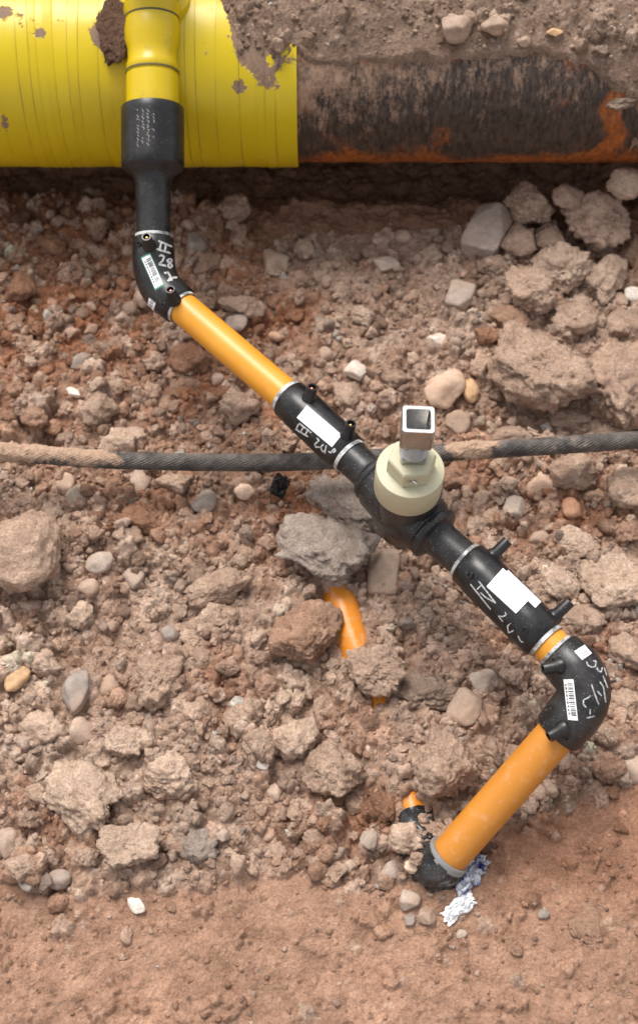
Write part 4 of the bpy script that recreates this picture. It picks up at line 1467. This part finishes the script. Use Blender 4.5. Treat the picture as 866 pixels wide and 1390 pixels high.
R_ = [  # name, px, py, w, h, kind, colour, label, category, rotation (degrees clockwise in the picture), lift, tall
    ("stone_block", 661, 320, 86, 50, 'block', 'grey', "smooth grey broken stone block standing among tan clods", "stone", -65, .5, .8),
    ("clod", 716, 280, 73, 58, 'angular', 'tan', "tan rough clod just under the rusty main pipe", "clod", 20, .4, .8),
    ("clod", 806, 303, 96, 85, 'angular', 'tan', "large rounded tan clod close to the rusty main pipe", "clod", 0, .4, .8),
    ("clod", 762, 366, 82, 73, 'angular', 'pale', "cracked pale clod between two other clods under the round one", "clod", -40, .4, .8),
    ("clod", 716, 396, 85, 60, 'angular', 'tan', "tan split clod beside the smooth grey stone block", "clod", 45, .35, .8),
    ("clod", 815, 380, 87, 53, 'angular', 'pale', "wedge shaped pale clod below the large rounded clod", "clod", -60, .4, .8),
    ("clod", 704, 332, 51, 53, 'angular', 'tan', "tan block wedged beside the grey stone block", "clod", 10, .35, .8),
    ("stone", 624, 404, 36, 40, 'block', 'concrete', "squarish grey brown stone below the smooth grey block", "stone", 20, .3, .7),
    ("white_stone", 593, 463, 30, 20, 'stone', 'white', "chalk white stone beside squarish grey brown stone", "stone", 10, .4, .8),
    ("white_stone", 860, 401, 30, 22, 'pebble', 'white', "round white pebble near the wedge shaped clod", "stone", 0, .4, .8),
    ("white_stone", 483, 503, 28, 24, 'stone', 'white', "chalk white stone above the coupler marked III", "stone", 30, .4, .8),
    ("pebble", 497, 517, 15, 16, 'pebble', 'dust', "small round brown pebble touching a chalk white stone", "stone", 0, .4, .9),
    ("clod", 732, 508, 156, 112, 'angular', 'tan', "wide knobbly tan clod with a dark hollow under it", "clod", 30, .35, .7),
    ("clod", 836, 520, 123, 134, 'angular', 'tan', "big broad tan clod above the muddy wire rope", "clod", 10, .35, .7),
    ("stone", 601, 527, 66, 46, 'stone', 'tan', "angular tan stone behind the square metal spindle", "stone", -50, .35, .7),
    ("pebble", 638, 531, 24, 36, 'pebble', 'ochre', "smooth upright beige pebble beside angular tan stone", "stone", 0, .4, .8),
    ("stone", 621, 576, 36, 32, 'stone', 'dust', "rounded brown stone between spindle and wire rope", "stone", 0, .35, .8),
    ("concrete_chunk", 441, 740, 134, 108, 'angular', 'concrete', "rough grey concrete chunk lying over the buried orange pipe", "concrete", 35, .55, .55),
    ("concrete_chunk", 466, 690, 122, 70, 'angular', 'concrete', "grey concrete chunk leaning right beside the valve body", "concrete", 52, .55, .6),
    ("stone_block", 519, 780, 42, 62, 'block', 'dust', "upright brown stone block below the ball valve", "stone", 5, .5, .9),
    ("clod", 415, 857, 100, 84, 'angular', 'brown', "large smooth brown clod beside the exposed orange pipe", "clod", 5, .45, .75),
    ("clod", 30, 752, 118, 118, 'smooth', 'tan', "very big pale boulder-like clod under the rope's muddy end", "clod", 0, .4, .8),
    ("clod", 194, 708, 100, 50, 'clod', 'red', "flat reddish brown clod under the wire rope", "clod", 8, .3, .8),
    ("clod", 298, 797, 96, 47, 'angular', 'tan', "elongated tan clod tilted above a curled clod", "clod", -20, .4, .8),
    ("clod", 292, 840, 62, 42, 'clod', 'pale', "curled pale clod under the elongated tan one", "clod", -25, .4, .8),
    ("clod", 216, 922, 76, 84, 'clod', 'tan', "broad layered tan clod amid the pale rubble heap", "clod", 30, .35, .7),
    ("grey_stone", 104, 938, 36, 60, 'stone', 'slate', "bluish grey upright stone in the pale rubble", "stone", 15, .5, .8),
    ("ochre_stone", 24, 921, 42, 26, 'pebble', 'ochre', "long yellow ochre stone among pale clods", "stone", -45, .5, .8),
    ("clod", 112, 1080, 116, 84, 'clod', 'pale', "largest lumpy clod of the pale rubble heap", "clod", 30, .4, .7),
    ("clod", 232, 1050, 80, 60, 'clod', 'pale', "rounded pale clod standing high on the rubble heap", "clod", 0, .5, .8),
    ("clod", 180, 1146, 90, 56, 'clod', 'pale', "flat crusty pale clod at the edge of the smooth soil", "clod", -8, .4, .6),
    ("clod", 268, 1146, 66, 46, 'clod', 'concrete', "grey crumbly clod next to the flat crusty one", "clod", 0, .3, .7),
    ("grey_stone", 80, 1193, 38, 25, 'pebble', 'slate', "oval grey cobble at the edge of the smooth soil", "stone", 0, .5, .9),
    ("grey_stone", 38, 1201, 22, 18, 'stone', 'slate', "small bluish stone beside the oval grey cobble", "stone", 0, .4, .8),
    ("pale_stone", 185, 1228, 30, 18, 'stone', 'white', "whitish oblong stone lying on the smooth soil", "stone", 40, .4, .9),
    ("clod", 572, 938, 116, 66, 'clod', 'dust', "greyish flat clod beside the small glimpse of orange pipe", "clod", 10, .35, .6),
    ("clod", 602, 1038, 94, 89, 'angular', 'tan', "tall rounded clod above the half buried black elbow", "clod", 0, .5, .9),
    ("stone", 655, 925, 42, 34, 'stone', 'grey', "pale grey stone left of the scuffed elbow", "stone", 0, .35, .7),
    ("stone", 630, 960, 46, 52, 'stone', 'dust', "dusty grey angular stone below the pale grey one", "stone", 20, .35, .7),
    ("clod", 508, 908, 92, 68, 'clod', 'tan', "tan clod covering the buried orange pipe", "clod", 20, .35, .6),
    ("clod", 137, 557, 54, 52, 'clod', 'tan', "tan squarish clod over the wire rope", "clod", 10, .35, .8),
    ("clod", 168, 598, 70, 40, 'clod', 'pale', "wide pale clod touching the wire rope from behind", "clod", 0, .4, .8),
    ("grey_stone", 110, 490, 34, 18, 'stone', 'slate', "slim grey stone on the reddish soil", "stone", -50, .35, .8),
    ("clod", 259, 488, 56, 50, 'clod', 'red', "reddish clod crusted grey beside the upper orange pipe", "clod", 0, .4, .8),
    ("clod", 326, 553, 60, 50, 'clod', 'tan', "tan clod close under the upper orange pipe", "clod", 0, .35, .8),
    ("stone", 521, 358, 46, 28, 'stone', 'concrete', "wedge shaped grey brown stone on grey grit", "stone", 15, .35, .7),
    ("stone", 268, 333, 34, 32, 'stone', 'slate', "dark grey stone beside the black elbow's marker writing", "stone", 30, .35, .8),
    ("stone", 319, 436, 40, 30, 'stone', 'grey', "grey slab leaning behind the upper orange pipe", "stone", 35, .4, .6),
    ("clod", 330, 415, 70, 34, 'clod', 'tan', "tan ledge-like clod above a leaning grey slab", "clod", 0, .3, .6),
    ("stone", 374, 355, 40, 50, 'stone', 'dust', "flat brownish stone set in grit under the main pipe", "stone", -20, .2, .5),
    ("stone", 735, 657, 42, 46, 'stone', 'tan', "tan angular stone hanging below the wire rope", "stone", 20, .35, .8),
    ("clod", 777, 638, 73, 49, 'angular', 'tan', "tan lumpy clod pressed against the wire rope", "clod", -15, .35, .8),
    ("stone", 697, 691, 32, 36, 'stone', 'concrete', "greyish stone above the terminals of coupler IV", "stone", 20, .35, .8),
    ("stone", 774, 690, 26, 30, 'pebble', 'red', "reddish brown rounded stone in red soil", "stone", 0, .4, .8),
    ("clod", 780, 737, 62, 44, 'clod', 'pale', "pale flat clod in the reddish soil", "clod", 20, .3, .5),
    ("clod", 835, 790, 112, 89, 'angular', 'pale', "pale broad crust beside the notched white label", "clod", 10, .25, .5),
    ("clod", 850, 955, 60, 46, 'clod', 'tan', "tan clod right next to the scuffed elbow", "clod", 0, .35, .7),
    ("clod", 236, 658, 52, 30, 'clod', 'tan', "tan oblong clod hanging below the wire rope", "clod", 0, .4, .8),
    ("stone", 279, 681, 34, 34, 'stone', 'slate', "triangular grey stone below the tan oblong clod", "stone", 20, .4, .8),
    ("pebble", 332, 667, 28, 22, 'pebble', 'pale', "smooth pale pebble below the wire rope", "stone", 0, .4, .8),
    ("stone", 107, 674, 34, 36, 'stone', 'grey', "roundish grey stone below the muddy end of the rope", "stone", 0, .4, .8),
    ("white_stone", 101, 533, 24, 12, 'stone', 'white', "thin white stone chip on the brown grit", "stone", 20, .4, .8),
    ("clod", 31, 392, 48, 46, 'clod', 'red', "round reddish clod under the yellow wrapped pipe", "clod", 0, .4, .8),
    ("clod", 28, 300, 34, 26, 'clod', 'umber', "dark rounded clod close to the yellow wrap", "clod", 0, .4, .8),
    ("clod", 72, 334, 42, 34, 'clod', 'red', "reddish lump halfway along under the yellow wrap", "clod", 0, .3, .8),
    ("stone", 555, 1220, 30, 26, 'stone', 'grey', "grey cube-like stone in front of the half buried elbow", "stone", 0, .4, .8),
    ("stone", 579, 1243, 26, 22, 'stone', 'dust', "dusty stone on the smooth soil near the white film", "stone", 30, .4, .8),
    ("stone", 556, 1248, 16, 16, 'stone', 'slate', "small dark grey stone between dusty stone and grey cube", "stone", 0, .4, .8),
    ("stone", 530, 1182, 32, 22, 'stone', 'grey', "grey flat stone leaning on the half buried elbow", "stone", -30, .5, .8),
    ("stone", 560, 1178, 26, 18, 'stone', 'pale', "pale stone chip on the black shrink wrap", "stone", 15, 1.6, .8),
    ("clod", 551, 1142, 52, 40, 'clod', 'pale', "pale crumbly lump lying on the half buried black elbow", "clod", 10, 1.5, .9),
    ("clod", 566, 1168, 26, 20, 'clod', 'tan', "small tan lump stuck on the black shrink wrap", "clod", 0, 1.8, .9),
    ("stone", 500, 1140, 24, 24, 'stone', 'grey', "grey stone in a row of small stones beside the black elbow", "stone", 0, .4, .8),
    ("pebble", 737, 1240, 18, 12, 'pebble', 'slate', "lone grey pebble on the smooth brown soil", "stone", -15, .5, .8),
    ("pebble", 626, 1268, 16, 13, 'pebble', 'grey', "lone pale pebble beyond the white plastic film", "stone", 0, .5, .8),
    ("pebble", 518, 1263, 17, 14, 'pebble', 'ochre', "tan pebble on the smooth soil by itself", "stone", 0, .4, .8),
    ("clod", 660, 1150, 38, 20, 'clod', 'umber', "dark lump tucked under the dusty orange pipe", "clod", 10, .4, .8),
    ("clod", 799, 1258, 62, 72, 'clod', 'brown', "flat trodden clod set into the smooth soil", "clod", 10, -.15, .35),
    ("stone", 617, 42, 42, 40, 'stone', 'dust', "squarish stone resting on top of the main pipe", "stone", 20, .45, .8),
    ("stone", 669, 36, 38, 28, 'stone', 'dust', "angular stone next to the squarish one on the pipe", "stone", -10, .45, .8),
    ("stone", 752, 45, 24, 13, 'stone', 'ochre', "ochre stone chip on the soil over the pipe", "stone", 0, .4, .8),
    ("stone", 710, 57, 20, 16, 'stone', 'dust', "flat stone chip between ochre chip and angular stone", "stone", 30, .4, .8),
    ("clod", 850, 252, 60, 44, 'angular', 'tan', "tan block against the shadow of the rusty pipe", "clod", 0, 0.3, 0.8),
    ("clod", 770, 268, 46, 36, 'angular', 'tan', "tan block between the rough clod and the large rounded clod", "clod", 15, 0.3, 0.8),
    ("clod", 745, 330, 48, 42, 'angular', 'tan', "tan block on top of the cracked pale clod", "clod", -20, 0.35, 0.8),
    ("clod", 852, 345, 46, 54, 'angular', 'brown', "brown block against the large rounded clod", "clod", 10, 0.3, 0.8),
    ("clod", 690, 432, 58, 40, 'angular', 'brown', "brown low block under the tan split clod", "clod", 20, 0.25, 0.7),
    ("clod", 778, 436, 70, 44, 'angular', 'tan', "tan block between the wedge clod and the wide knobbly clod", "clod", -10, 0.3, 0.7),
    ("clod", 845, 442, 60, 46, 'angular', 'tan', "tan block under the round white pebble", "clod", 15, 0.3, 0.7),
    ("clod", 672, 362, 40, 36, 'angular', 'tan', "tan chip below the smooth grey stone block", "clod", 25, 0.25, 0.8),
    ("clod", 655, 500, 44, 36, 'angular', 'tan', "tan lump beside the smooth upright beige pebble", "clod", 0, 0.25, 0.8),
    ("clod", 770, 570, 70, 32, 'angular', 'pale', "pale block pressed under the wide knobbly clod", "clod", 5, 0.3, 0.7),
    ("clod", 820, 590, 70, 26, 'angular', 'tan', "tan block sitting right behind the dark rope", "clod", -5, 0.3, 0.7),
    ("clod", 850, 660, 60, 60, 'angular', 'tan', "tan broad block under the dark end of the rope", "clod", 0, 0.25, 0.7),
    ("clod", 760, 790, 60, 46, 'angular', 'pale', "pale crust next to the upper terminal of coupler IV", "clod", 10, 0.2, 0.6),
    ("clod", 790, 840, 66, 44, 'angular', 'tan', "tan crust above the scuffed elbow", "clod", 0, 0.2, 0.6),
    ("clod", 850, 880, 56, 56, 'angular', 'tan', "tan crust beyond the scuffed elbow's sticker", "clod", 0, 0.25, 0.6),
    ("clod", 812, 70, 24, 16, 'clod', 'dust', "lump at the soil edge above the rust streak", "clod", 0, .4, .8),
    ("clod", 842, 138, 44, 26, 'clod', 'dust', "pale mud lump stuck on the pipe over the rust streak", "clod", -10, .3, .6),
    ("clod", 658, 455, 40, 30, 'clod', 'red', "small reddish clod left of the wide knobbly one", "clod", 20, .3, .8),
    ("clod", 690, 590, 60, 30, 'clod', 'tan', "tan clod lying behind the rope near the knobbly one", "clod", 0, .3, .8),
    ("clod", 400, 1000, 70, 60, 'clod', 'pale', "pale clod on the crest of the central rubble", "clod", 10, .35, .7),
    ("clod", 455, 1040, 90, 76, 'clod', 'tan', "large flat tan clod on the central rubble", "clod", 20, .3, .6),
    ("clod", 350, 1010, 46, 50, 'clod', 'tan', "upright tan clod beside the pale crest clod", "clod", -10, .4, .8),
    ("white_stone", 356, 1035, 18, 22, 'pebble', 'white', "creamy white pebble in front of an upright tan clod", "stone", -30, .6, .8),
    ("clod", 66, 900, 50, 40, 'clod', 'pale', "pale clod above the yellow ochre stone", "clod", 15, .4, .8),
    ("clod", 330, 970, 66, 54, 'clod', 'tan', "tan clod with a crumbled face on the heap", "clod", 0, .35, .8),
    ("clod", 60, 985, 70, 50, 'clod', 'pale', "pale clod below the bluish grey stone", "clod", 0, .35, .8),
    ("clod", 175, 1005, 70, 46, 'clod', 'pale', "pale crusty clod between bluish stone and high clod", "clod", 15, .35, .8),
    ("clod", 36, 1175, 52, 40, 'clod', 'tan', "tan clod behind the oval grey cobble", "clod", 10, .4, .8),
    ("clod", 700, 1030, 60, 40, 'clod', 'tan', "tan clod behind the dusty orange pipe", "clod", 0, .3, .8),
    ("clod", 825, 1040, 50, 40, 'clod', 'brown', "brown clod where the rubble meets the smooth soil", "clod", 0, .3, .8),
    ("grey_stone", 231, 861, 26, 24, 'pebble', 'slate', "round dark grey cobble in the middle of pale crumbs", "stone", 0, .4, .9),
    ("clod", 110, 836, 40, 36, 'clod', 'pale', "knobby pale clod left of the round grey cobble", "clod", 0, .4, .8),
    ("grey_stone", 136, 764, 40, 28, 'stone', 'grey', "flat grey stone below the reddish flat clod", "stone", -20, .4, .7),
]
for i, (nm, px, py, w, h, kd, co, lb, ct_, ro, li, ta) in enumerate(R_):
    put_rock(nm, px, py, w, h, kd, co, lb, ct_, 100 + i, ro, None, 5 if w * h > 4200 else 4, li, ta)

# a lump of soil stuck on the yellow wrap beside the tee
p_ = on_pipe(160, 42)
put_rock("soil_lump", 160, 42, 58, 96, 'clod', 'umber', "dark soil lump stuck on the yellow wrap beside the tee", "clod", 77, 10, None, 5, 0.0, 0.45, on=p_ + np.array([0, .0, 0]))
lump = [o for o in bpy.data.objects if o.name.startswith("soil_lump")][0]
nrm = (np.array([0, p_[1] - PY, p_[2] - PZ]) / PR)
lump.rotation_euler = Vector(nrm).to_track_quat('Z', 'Y').to_euler()
lump.location = Vector(p_ + nrm * 0.001)

# ---- medium clods and stones, single things that only their place tells apart
KINDS = [('clod', 'tan', "small tan crumbly clod"), ('clod', 'pale', "small pale crumbly clod"), ('clod', 'red', "small reddish crumbly clod"),
         ('stone', 'concrete', "small grey angular stone"), ('pebble', 'dust', "small rounded brown pebble")]
PRO = {}
for a, (kd, co, lb) in enumerate(KINDS):
    for v_ in range(8):
        V, F = rock(900 + a * 10 + v_, kd, 4 if kd == 'clod' else 3)
        PRO[a, v_] = mesh_np("clod" if kd == 'clod' else "stone", V, F, M['clod'] if kd == 'clod' else M['stone'])


MARKS = [(90, 290, "just below the yellow wrapped pipe"), (300, 300, "beside the black tube under the reducer"), (110, 430, "on the reddish soil patch"),
         (470, 300, "on the grey grit under the rusty pipe"), (600, 300, "near the smooth grey stone block"), (780, 440, "among the big clods above the rope"),
         (330, 470, "beside the upper orange pipe"), (130, 540, "behind the muddy stretch of rope"), (470, 450, "near the chalk white stone above coupler III"),
         (640, 500, "around the angular tan stone behind the spindle"), (100, 700, "near the very big boulder-like clod"),
         (280, 690, "below the dark stretch of rope"), (700, 660, "under the rope beyond the valve"), (560, 840, "between the valve and the scuffed elbow"),
         (820, 700, "in the reddish soil beside coupler IV"), (420, 930, "around the buried orange pipe"), (180, 830, "around the elongated tan clod"),
         (60, 960, "around the bluish grey upright stone"), (150, 1080, "around the largest lumpy clod"), (300, 1100, "beside the grey crumbly clod"),
         (430, 1090, "around the large flat tan clod"), (520, 1130, "beside the half buried black elbow"),
         (680, 960, "between scuffed elbow and dusty orange pipe"), (820, 1000, "behind the scuffed elbow")]


def zone(px, py):
    return min(MARKS, key=lambda m_: math.hypot(px - m_[0], py - m_[1]))[2]


line_px = line.px
cnt = 0
tries = 0
taken = [(r[1], r[2], max(r[3], r[4]) * 0.5) for r in R_]
mr = random.Random(99)
npk = [0] * 5
while cnt < 258 and tries < 20000:
    tries += 1
    px, py = mr.uniform(4, 862), mr.uniform(262, 1195)
    size = 17 + 31 * mr.random() ** 1.7
    if any(math.hypot(px - a, py - b_) < c * 0.75 + size * 0.36 for a, b_, c in taken):
        continue
    if np.min(np.hypot(line_px[:, 0] - px, line_px[:, 1] - py)) < 22:
        continue
    jx = ground_at(px, py)
    ix, iy = int((jx[0] - DX0) / STEP), int((jx[1] - DY0) / STEP)
    if RUB[iy, ix] < 0.6 or BANK[iy, ix] or mr.random() < 0.8 * SMO[iy, ix]:
        continue
    rd_ = blobs(np.array([px]), np.array([py]), REDB)[0]
    gr_ = blobs(np.array([px]), np.array([py]), GREYB)[0]
    pa_ = blobs(np.array([px]), np.array([py]), PALEB)[0]
    wts = [1.4, 0.5 + 2.4 * pa_, 0.01 + 2.6 * rd_, 0.14 + 0.6 * gr_, 0.08 + 0.15 * gr_]
    a = mr.choices(range(5), wts)[0]
    if npk[a] >= (95, 80, 50, 26, 10)[a]:
        continue
    npk[a] += 1
    kd, co, lb = KINDS[a]
    zt = zone(px, py)
    lb = lb.replace("small", "tiny" if size < 19 else ("small" if size < 30 else "chunky"))
    s = mpp(jx) * size / 2
    o = bpy.data.objects.new("clod" if kd == 'clod' else ("pebble" if kd == 'pebble' else "stone"), PRO[a, mr.randrange(8)])
    COL.objects.link(o)
    o.scale = (s * mr.uniform(.85, 1.25), s * mr.uniform(.75, 1.1), s * mr.uniform(.6, .95))
    o.rotation_euler = (mr.uniform(-.5, .5), mr.uniform(-.5, .5), mr.uniform(0, 6.28))
    o.location = (jx[0], jx[1], jx[2] - 0.06 * s)
    c = (0.6 * np.array(COLS[co]) + 0.4 * C[iy, ix]) * ALB * (1 + mr.uniform(-.12, .10))
    o.color = (*c, 1)
    tag(o, lb + " " + zt, "clod" if kd == 'clod' else "stone", lb + "s " + zt)
    taken.append((px, py, size * 0.5))
    cnt += 1

# ---- uncountable crumbs and grit
def scatter(name, n, rmin, rmax, power, sub, label, keep, seed, bankk):
    r = np.random.default_rng(seed)
    protos = []
    for k_ in range(10):
        V, F = rock(seed * 50 + k_, ('clod', 'clod', 'stone', 'clod', 'clod')[k_ % 5], sub)
        protos.append(V)
    F0 = ico(sub)[1]
    x, y = r.uniform(DX0 + 0.04, DX1 - 0.04, n), r.uniform(DY0 + 0.03, DY1 - 0.15, n)
    ix, iy = ((x - DX0) / STEP).astype(int), ((y - DY0) / STEP).astype(int)
    cl = fbm(np.stack([x * 7, y * 7, np.full(n, 4.4)], -1), 3)
    pk = np.where(BANK[iy, ix], bankk, np.where(RUB[iy, ix] > 0.5, np.clip(0.62 + 0.7 * cl, 0.1, 1), keep + 0.25 * keep * cl))
    # no crumbs inside the main pipe or its shadowed undercut
    infront = ((y < 0.92) & ~BANK[iy, ix]) | (BANK[iy, ix] & (y > yb[iy, ix] + 0.006))
    pk = pk * (1 - (0.75 if rmax > 0.01 else 0.35) * SMO[iy, ix])
    m = (r.random(n) < pk) & infront & (dist[iy, ix] > 0.034 * (show[iy, ix] > 0.3))
    x, y, ix, iy = x[m], y[m], ix[m], iy[m]
    n = len(x)
    R = rmin + (rmax - rmin) * r.random(n) ** power
    z = gz(x, y)
    base = C[iy, ix]
    mixc = r.random(n)
    col = base * (1 + 0.12 * r.normal(size=n))[:, None]
    col = np.where((mixc > 0.90)[:, None], 0.5 * base + 0.5 * np.array(COLS['grey']), col)
    col = np.where((mixc > 0.955)[:, None], 0.3 * base + 0.7 * np.array(COLS['slate']), col)
    col = np.where((mixc > 0.988)[:, None], np.array(COLS['white']) * 0.9, col)
    col = np.where((mixc < 0.16)[:, None], 0.4 * base + 0.6 * np.array(COLS['pale']), col)
    sc = R[:, None] * r.uniform(0.65, 1.2, (n, 3))
    me = bpy.data.meshes.new(name)
    me.vertices.add(n)
    me.vertices.foreach_set("co", np.stack([x, y, z + 0.05 * R], -1).astype(np.float32).ravel())
    for nm_, ty, fld, dat in (("col", 'FLOAT_COLOR', "color", np.concatenate([np.clip(col, 0.02, 0.85) * ALB, np.ones((n, 1))], 1)),
                              ("rot", 'FLOAT_VECTOR', "vector", r.uniform(-math.pi, math.pi, (n, 3))),
                              ("scl", 'FLOAT_VECTOR', "vector", sc), ("pick", 'INT', "value", r.integers(0, 10, n))):
        at = me.attributes.new(nm_, ty, 'POINT')
        at.data.foreach_set(fld, dat.astype(np.int32 if ty == 'INT' else np.float32).ravel())
    me.update()
    me.materials.append(M['crumb'])
    o = link(bpy.data.objects.new(name, me))
    pc = bpy.data.collections.new(name + "_shapes")
    for k_, V in enumerate(protos):
        po = bpy.data.objects.new("%s_shape_%02d" % (name, k_), mesh_np(name + "_shape", V, F0, M['crumb']))
        pc.objects.link(po)
    ng = bpy.data.node_groups.new(name + "_scatter", 'GeometryNodeTree')
    ng.interface.new_socket("Geometry", in_out='INPUT', socket_type='NodeSocketGeometry')
    ng.interface.new_socket("Geometry", in_out='OUTPUT', socket_type='NodeSocketGeometry')
    gi, go = ng.nodes.new("NodeGroupInput"), ng.nodes.new("NodeGroupOutput")
    m2p = ng.nodes.new("GeometryNodeMeshToPoints")
    iop = ng.nodes.new("GeometryNodeInstanceOnPoints")
    ci = ng.nodes.new("GeometryNodeCollectionInfo")
    ci.inputs["Collection"].default_value = pc
    ci.inputs["Separate Children"].default_value = True
    ci.inputs["Reset Children"].default_value = True
    iop.inputs["Pick Instance"].default_value = True

    def named(nm_, ty):
        q_ = ng.nodes.new("GeometryNodeInputNamedAttribute")
        q_.data_type = ty
        q_.inputs["Name"].default_value = nm_
        return q_.outputs["Attribute"]
    e2r = ng.nodes.new("FunctionNodeEulerToRotation")
    L = ng.links
    L.new(gi.outputs[0], m2p.inputs["Mesh"])
    L.new(m2p.outputs[0], iop.inputs["Points"])
    L.new(ci.outputs[0], iop.inputs["Instance"])
    L.new(named("pick", 'INT'), iop.inputs["Instance Index"])
    L.new(named("rot", 'FLOAT_VECTOR'), e2r.inputs[0])
    L.new(e2r.outputs[0], iop.inputs["Rotation"])
    L.new(named("scl", 'FLOAT_VECTOR'), iop.inputs["Scale"])
    L.new(iop.outputs[0], go.inputs[0])
    md = o.modifiers.new("scatter", 'NODES')
    md.node_group = ng
    return tag(o, label, "rubble", kind="stuff")


scatter("soil_crumbs", 8800, 0.0060, 0.0185, 2.2, 3, "loose brown soil crumbs strewn over the trench floor", 0.03, 41, 0.22)
scatter("grit", 26000, 0.0018, 0.0060, 1.4, 2, "fine grit and gravel strewn over the trench floor", 0.16, 42, 0.5)

# ------------------------------------------------------------------ litter
def crumple(name, px, py, w, h, rot, amp, mat, label, seed, lift=0.012):
    g = ground_at(px, py)
    s = mpp(g)
    n_ = 46
    u, v = np.meshgrid(np.linspace(-.5, .5, n_), np.linspace(-.5, .5, n_))
    a = math.radians(-rot)
    nz = np.stack([u * 5, v * 5, np.full_like(u, seed)], -1)
    ed = 1 + 0.28 * fbm(np.stack([u * 2.2, v * 2.2, np.full_like(u, seed + 3.)], -1), 3)
    lx, ly = u * w * s * ed, v * h * s * ed
    zz = amp * (np.abs(fbm(nz, 3)) * 1.6 + 0.5 * np.abs(perlin(nz * 2.7)) + 0.4) * (1 - 0.75 * (np.maximum(np.abs(u), np.abs(v)) * 2) ** 3)
    lx = lx + 0.5 * amp * fbm(nz * 1.3 + 7, 3)
    ly = ly + 0.5 * amp * fbm(nz * 1.3 + 17, 3)
    gx, gy = g[0] + lx * math.cos(a) - ly * math.sin(a), g[1] + lx * math.sin(a) + ly * math.cos(a)
    V = np.stack([gx, gy, gz(gx, gy) + zz + 0.002], -1).reshape(-1, 3)
    i = np.arange(n_ * n_).reshape(n_, n_)
    F = np.stack([i[:-1, :-1], i[:-1, 1:], i[1:, 1:], i[1:, :-1]], -1).reshape(-1, 4)
    o = part(name, V, F, M[mat], None, smooth=True)
    md = o.modifiers.new("thickness", 'SOLIDIFY')
    md.thickness = 0.0006
    return tag(o, label, "litter")


crumple("plastic_bag", 636, 1186, 64, 30, -52, 0.018, 'film', "crumpled clear plastic bag with blue print beside the black elbow", 3.3)
crumple("white_film", 622, 1233, 50, 20, -38, 0.010, 'white_film', "torn strip of glossy white film on the smooth soil", 8.1)
crumple("black_sheet", 379, 658, 22, 30, 15, 0.012, 'film_black', "small black crumpled sheet under the wire rope", 5.5)  # small black crumpled sheet laid on the soil below the rope
